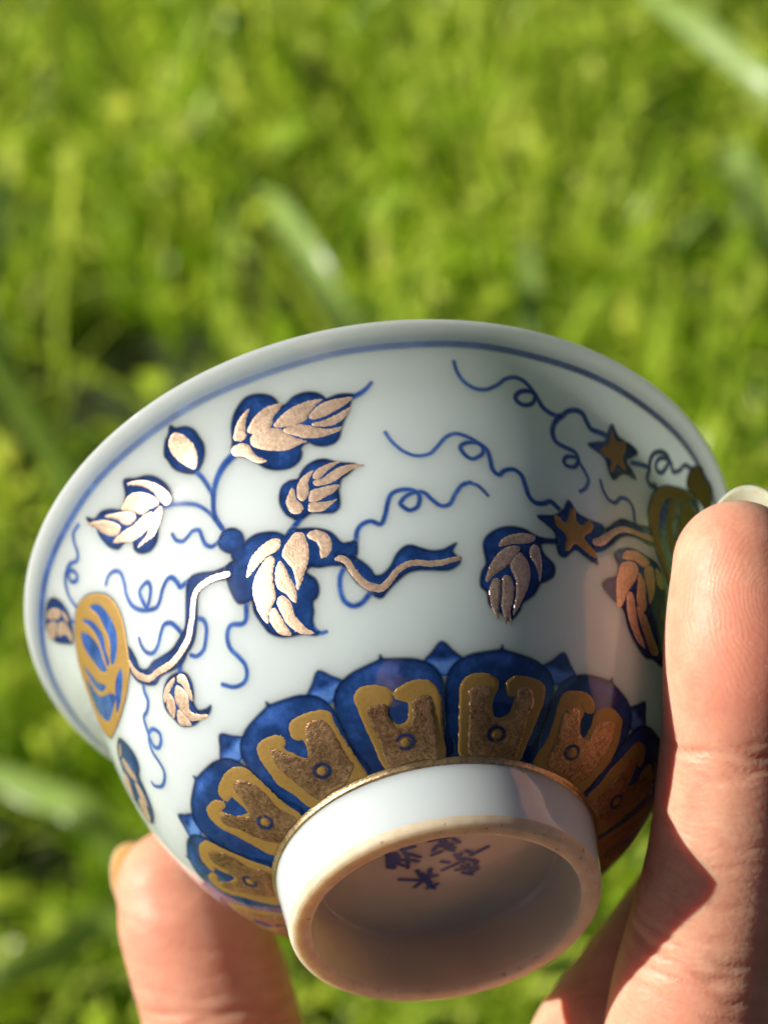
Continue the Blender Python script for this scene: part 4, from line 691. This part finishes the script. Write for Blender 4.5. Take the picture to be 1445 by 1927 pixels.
def nail(P, dorsal, wid, back, tip, name_r, rise=0.35, point=0.6):
    """curved plate on the back of a fingertip, its free edge past the flesh"""
    A = P[0, :3]; d = P[0, :3] - P[1, :3]; d /= np.linalg.norm(d); r = P[0, 3]
    dn = np.array(dorsal, float); dn -= d * (dn @ d); dn /= np.linalg.norm(dn); sd = np.cross(d, dn)
    nu, nvv = 25, 30; V = []
    for s_ in (1, -1):
        for i in range(nvv):
            t = i / (nvv - 1)
            for j in range(nu):
                u = 2 * j / (nu - 1) - 1
                L = -back + (back + r + tip - point * abs(u) ** 2.2) * t
                L -= (0.9 * back * (abs(u) ** 2.5)) * 0.0
                rr = (r + rise) * (1 - 0.03 * max(L - r * 0.4, 0)) - (0.22 if s_ < 0 else 0)
                an = u * wid
                V.append(A + d * L + rr * (math.cos(an) * dn * 0.96 + math.sin(an) * sd))
    F = []
    N = nu * nvv
    for i in range(nvv - 1):
        for j in range(nu - 1):
            q = [i*nu+j, i*nu+j+1, (i+1)*nu+j+1, (i+1)*nu+j]; F.append(q); F.append([N+x for x in q[::-1]])
    rim = [j for j in range(nu)] + [i*nu+nu-1 for i in range(1, nvv)] + [(nvv-1)*nu+j for j in range(nu-2, -1, -1)] + [i*nu for i in range(nvv-2, 0, -1)]
    for a_, b_ in zip(rim, rim[1:] + rim[:1]): F.append([b_, a_, N+a_, N+b_])
    return mesh('fingernail', W(np.array(V)) - HO, F, M_NAIL if name_r == 'index' else M_NAIL_PINK, hand)
nail(ipts, (0.42, 0, 0.9), 0.98, 7.5, 1.9, 'index', 0.25, 6.0)
nail(tpts, (-0.80, 0.1, 0.6), 0.75, 5.0, 0.0, 'thumb', 0.02, 3.0)
# ------------------------------------------------------------------ lawn: soil sheet, sward, a few single blades one can pick out
def ground_mat():
    g = NT('lawn_soil'); n = g.noise(14, 5, 0.6)
    g.set(Base_Color=g.ramp(n, (0.3, (0.020, 0.030, 0.008)), (0.6, (0.045, 0.065, 0.015)), (0.8, (0.07, 0.06, 0.03))), Roughness=0.95); return g.m
def blade_mat(name, lo, mid, hi, trans=0.55):
    g = NT(name); t = g.attr('tint')
    col = g.ramp(t, (0.0, lo), (0.5, mid), (1.0, hi))
    g.set(Base_Color=col, Roughness=0.3, Specular_IOR_Level=0.35)
    tr = g.n('ShaderNodeBsdfTranslucent', {'Color': g.mix(0.5, col, g.mix(1.0, col, (1.0, 1.0, 0.35), 'MULTIPLY'))})
    ms = g.n('ShaderNodeMixShader', {0: trans}); g.t.links.new(g.b.outputs[0], ms.inputs[1]); g.t.links.new(tr.outputs[0], ms.inputs[2])
    g.t.links.new(ms.outputs[0], g.out.inputs['Surface']); return g.m
M_SOIL = ground_mat()
def to_ground(x, y):                                               # where the lawn's top is seen at photo pixel x, y
    d = W(ray(x, y, 1000.0)) - EYE; return (EYE + d * ((0.06 - EYE[2]) / d[2]))[:2]
GAPS = [(*to_ground(130, 680), 0.07), (*to_ground(280, 640), 0.05), (*to_ground(230, 820), 0.05), (*to_ground(1180, 700), 0.03), (*to_ground(620, 470), 0.04), (*to_ground(1150, 300), 0.035), (*to_ground(330, 1290), 0.03), (*to_ground(20, 1560), 0.03)]
def thin(b, keep):                                                 # thin the grass in gaps, bare dark soil standing in for shade
    k = np.ones(len(b), bool)
    for x, y, r in GAPS:
        q = np.hypot(b[:, 0] - x, b[:, 1] - y); k &= rg.uniform(size=len(b)) > (1 - keep) * np.exp(-(q / r) ** 4) * 1.0
    return k
rg = np.random.default_rng(11)
M_GRASS = blade_mat('grass_green', (0.07, 0.17, 0.012), (0.40, 0.60, 0.035), (0.80, 0.86, 0.17))
M_PALE = blade_mat('grass_pale', (0.20, 0.34, 0.07), (0.31, 0.45, 0.11), (0.40, 0.50, 0.2), 0.4)
S = 60.0
nG = 61; gx, gy = np.meshgrid(np.sign(np.linspace(-1, 1, nG)) * np.abs(np.linspace(-1, 1, nG)) ** 3 * S, np.sign(np.linspace(-1, 1, nG)) * np.abs(np.linspace(-1, 1, nG)) ** 3 * S)
gz = 0.01 * np.sin(gx * 3.1) * np.sin(gy * 2.7)
i, j = np.meshgrid(np.arange(nG - 1), np.arange(nG - 1), indexing='ij')
tag(mesh('ground', np.stack([gx, gy, gz], -1).reshape(-1, 3), np.stack([i*nG+j, i*nG+j+1, (i+1)*nG+j+1, (i+1)*nG+j], -1).reshape(-1, 4), M_SOIL), 'dark soil under the lawn', kind='structure')
def blades(base, H, ang, lean, wid, curl, seg=5):
    n = len(H); t = np.linspace(0, 1, seg + 1)
    dirx, diry = np.cos(ang), np.sin(ang)
    a = lean[:, None] + curl[:, None] * t                           # bend from the vertical grows along the blade
    ds = H[:, None] / seg
    hx = np.concatenate([np.zeros((n, 1)), np.cumsum(np.sin(a[:, :-1]) * ds, 1)], 1); hz = np.concatenate([np.zeros((n, 1)), np.cumsum(np.cos(a[:, :-1]) * ds, 1)], 1)
    c = np.stack([base[:, 0, None] + hx * dirx[:, None], base[:, 1, None] + hx * diry[:, None], hz + base[:, 2, None]], -1)
    tw = ang[:, None] + np.pi / 2 + 0.8 * t * np.sin(ang * 7)[:, None]
    ww = 0.5 * wid[:, None] * np.interp(t, [0, .25, .6, .85, 1], [.7, 1, .85, .45, .03])
    sd = np.stack([np.cos(tw) * ww, np.sin(tw) * ww, 0 * ww], -1)
    V = np.stack([c - sd, c + sd], 2).reshape(-1, 3)
    b = (np.arange(n) * (seg + 1) * 2)[:, None] + np.arange(seg) * 2
    return V, np.stack([b, b + 1, b + 3, b + 2], -1).reshape(-1, 4)
def sward(n, x0, x1, y0, y1, hlo, hhi, wlo, whi, c0=0.5, c1=2.1):
    b = np.stack([rg.uniform(x0, x1, n), rg.uniform(y0, y1, n), np.zeros(n)], 1)
    b = b[thin(b, 0.06)]; n = len(b)
    cl = 0.5 + 0.5 * np.sin(b[:, 0] * 23 + 2 * np.sin(b[:, 1] * 17)) * np.sin(b[:, 1] * 19 + 1.5 * np.sin(b[:, 0] * 13))
    H = rg.uniform(hlo, hhi, n) * (0.6 + 0.6 * cl); ang = rg.uniform(0, 2*np.pi, n)
    V, F = blades(b, H, ang, rg.uniform(0, 0.35, n), rg.uniform(wlo, whi, n), rg.uniform(c0, c1, n))
    tint = np.clip(rg.normal(0.58, 0.24, n) + 0.4 * (cl - 0.5), 0, 1)
    return V, F, np.repeat(tint, 12)
Vs, Fs, Ts, off = [], [], [], 0
for a in [(12500, -0.75, 0.75, 0.05, 1.5, 0.05, 0.14, 0.0025, 0.006), (900, -0.6, 0.6, 0.1, 1.3, 0.10, 0.19, 0.005, 0.009, 0.1, 0.9), (9000, -2.2, 2.2, -0.6, 2.6, 0.05, 0.14, 0.003, 0.006), (9000, -6, 6, 0.5, 9, 0.06, 0.16, 0.008, 0.02)]:
    v, f_, t_ = sward(*a); Vs.append(v); Fs.append(f_ + off); Ts.append(t_); off += len(v)
tag(mesh('grass', np.concatenate(Vs), np.concatenate(Fs), M_GRASS, smooth=False, attrs={'tint': np.concatenate(Ts)}),
    'dense sunlit green lawn out of focus behind the cup', kind='stuff')
# broad little weed leaves lying at all angles between the blades
n = 9000; c = np.stack([rg.uniform(-0.7, 0.7, n), rg.uniform(0.05, 1.4, n), rg.uniform(0.03, 0.11, n)], 1); c = c[thin(c, 0.15)]; n = len(c)
d = rg.normal(size=(n, 3)); d[:, 2] *= 0.6; d /= np.linalg.norm(d, axis=1)[:, None]
s_ = np.cross(d, rg.normal(size=(n, 3)) * [1, 1, 0.4] + [0, 0, 0.2]); s_ /= np.linalg.norm(s_, axis=1)[:, None]
L = rg.uniform(0.006, 0.016, n)[:, None]; Wl = L * rg.uniform(0.25, 0.5, n)[:, None]; nn = np.cross(s_, d)
V = np.stack([c - d*L, c - s_*Wl + nn*Wl*0.3, c + s_*Wl + nn*Wl*0.3, c, c + d*L - nn*Wl*0.4], 1).reshape(-1, 3)
b = np.arange(n)[:, None] * 5; F = np.concatenate([b + [0, 3, 1], b + [0, 2, 3], b + [1, 3, 4], b + [3, 2, 4]])
tag(mesh('weed_leaves', V, F, M_GRASS, attrs={'tint': np.repeat(np.clip(rg.normal(0.68, 0.24, n), 0, 1), 5)}), 'small weed leaves scattered through the lawn', kind='stuff')
def single(p0, p1, wid, label, bow=0.02, mat=None, cat='grass blade'):
    """one broad blade through two places (photo x, y, depth mm), bent by its weight and rooted in the soil"""
    A, B = W(ray(*p0)), W(ray(*p1)); root = A.copy(); root[2] = 0
    P = spline(np.array([root, 0.5 * (root + A) + [0.004, 0, 0], A, 0.5 * (A + B) + [0, 0, bow], B]), 6); n = len(P)
    d = np.gradient(P, axis=0); v = P - EYE; s = np.cross(d, v + [0.05, 0.2, 0.1]); s /= np.linalg.norm(s, axis=1)[:, None]
    t = np.linspace(0, 1, n); ww = 0.5 * wid * np.interp(t, [0, .3, .8, .95, 1], [.6, 1, .95, .5, .05])[:, None]
    fold = np.cross(s, d); fold /= np.linalg.norm(fold, axis=1)[:, None]
    V = np.stack([P - s*ww, P + fold * ww * 0.35, P + s*ww], 1).reshape(-1, 3)
    i = np.arange(n - 1)[:, None] * 3; F = np.concatenate([np.concatenate([i, i+1, i+4, i+3], 1), np.concatenate([i+1, i+2, i+5, i+4], 1)])
    o = mesh('grass_blade', V - root, F, mat or M_PALE, attrs={'tint': np.full(len(V), 0.5)}, loc=root.tolist())
    return tag(o, label, cat, 'broad blades standing out of the lawn')
single((660, 640, 640), (478, 350, 700), 0.0105, 'broad pale blade leaning left just above the rim of the cup')
single((1500, 260, 700), (1200, -20, 760), 0.013, 'broad blade slanting across the upper right corner', 0.01)
single((1010, 700, 680), (985, 440, 720), 0.011, 'upright yellowish blade behind the right part of the rim', 0.0)
single((-20, 640, 640), (5, 290, 700), 0.010, 'pale upright blade on the left edge of the picture', 0.0)
single((190, 1560, 560), (-60, 1440, 590), 0.012, 'broad pale blade lying low left of the thumb', 0.004)
single((240, 1740, 560), (-30, 1870, 540), 0.012, 'grey green blade crossing the lower left corner', 0.004)
single((1460, 500, 690), (1330, 330, 700), 0.012, 'bent pale blade at the right edge above the fingertip', 0.03)
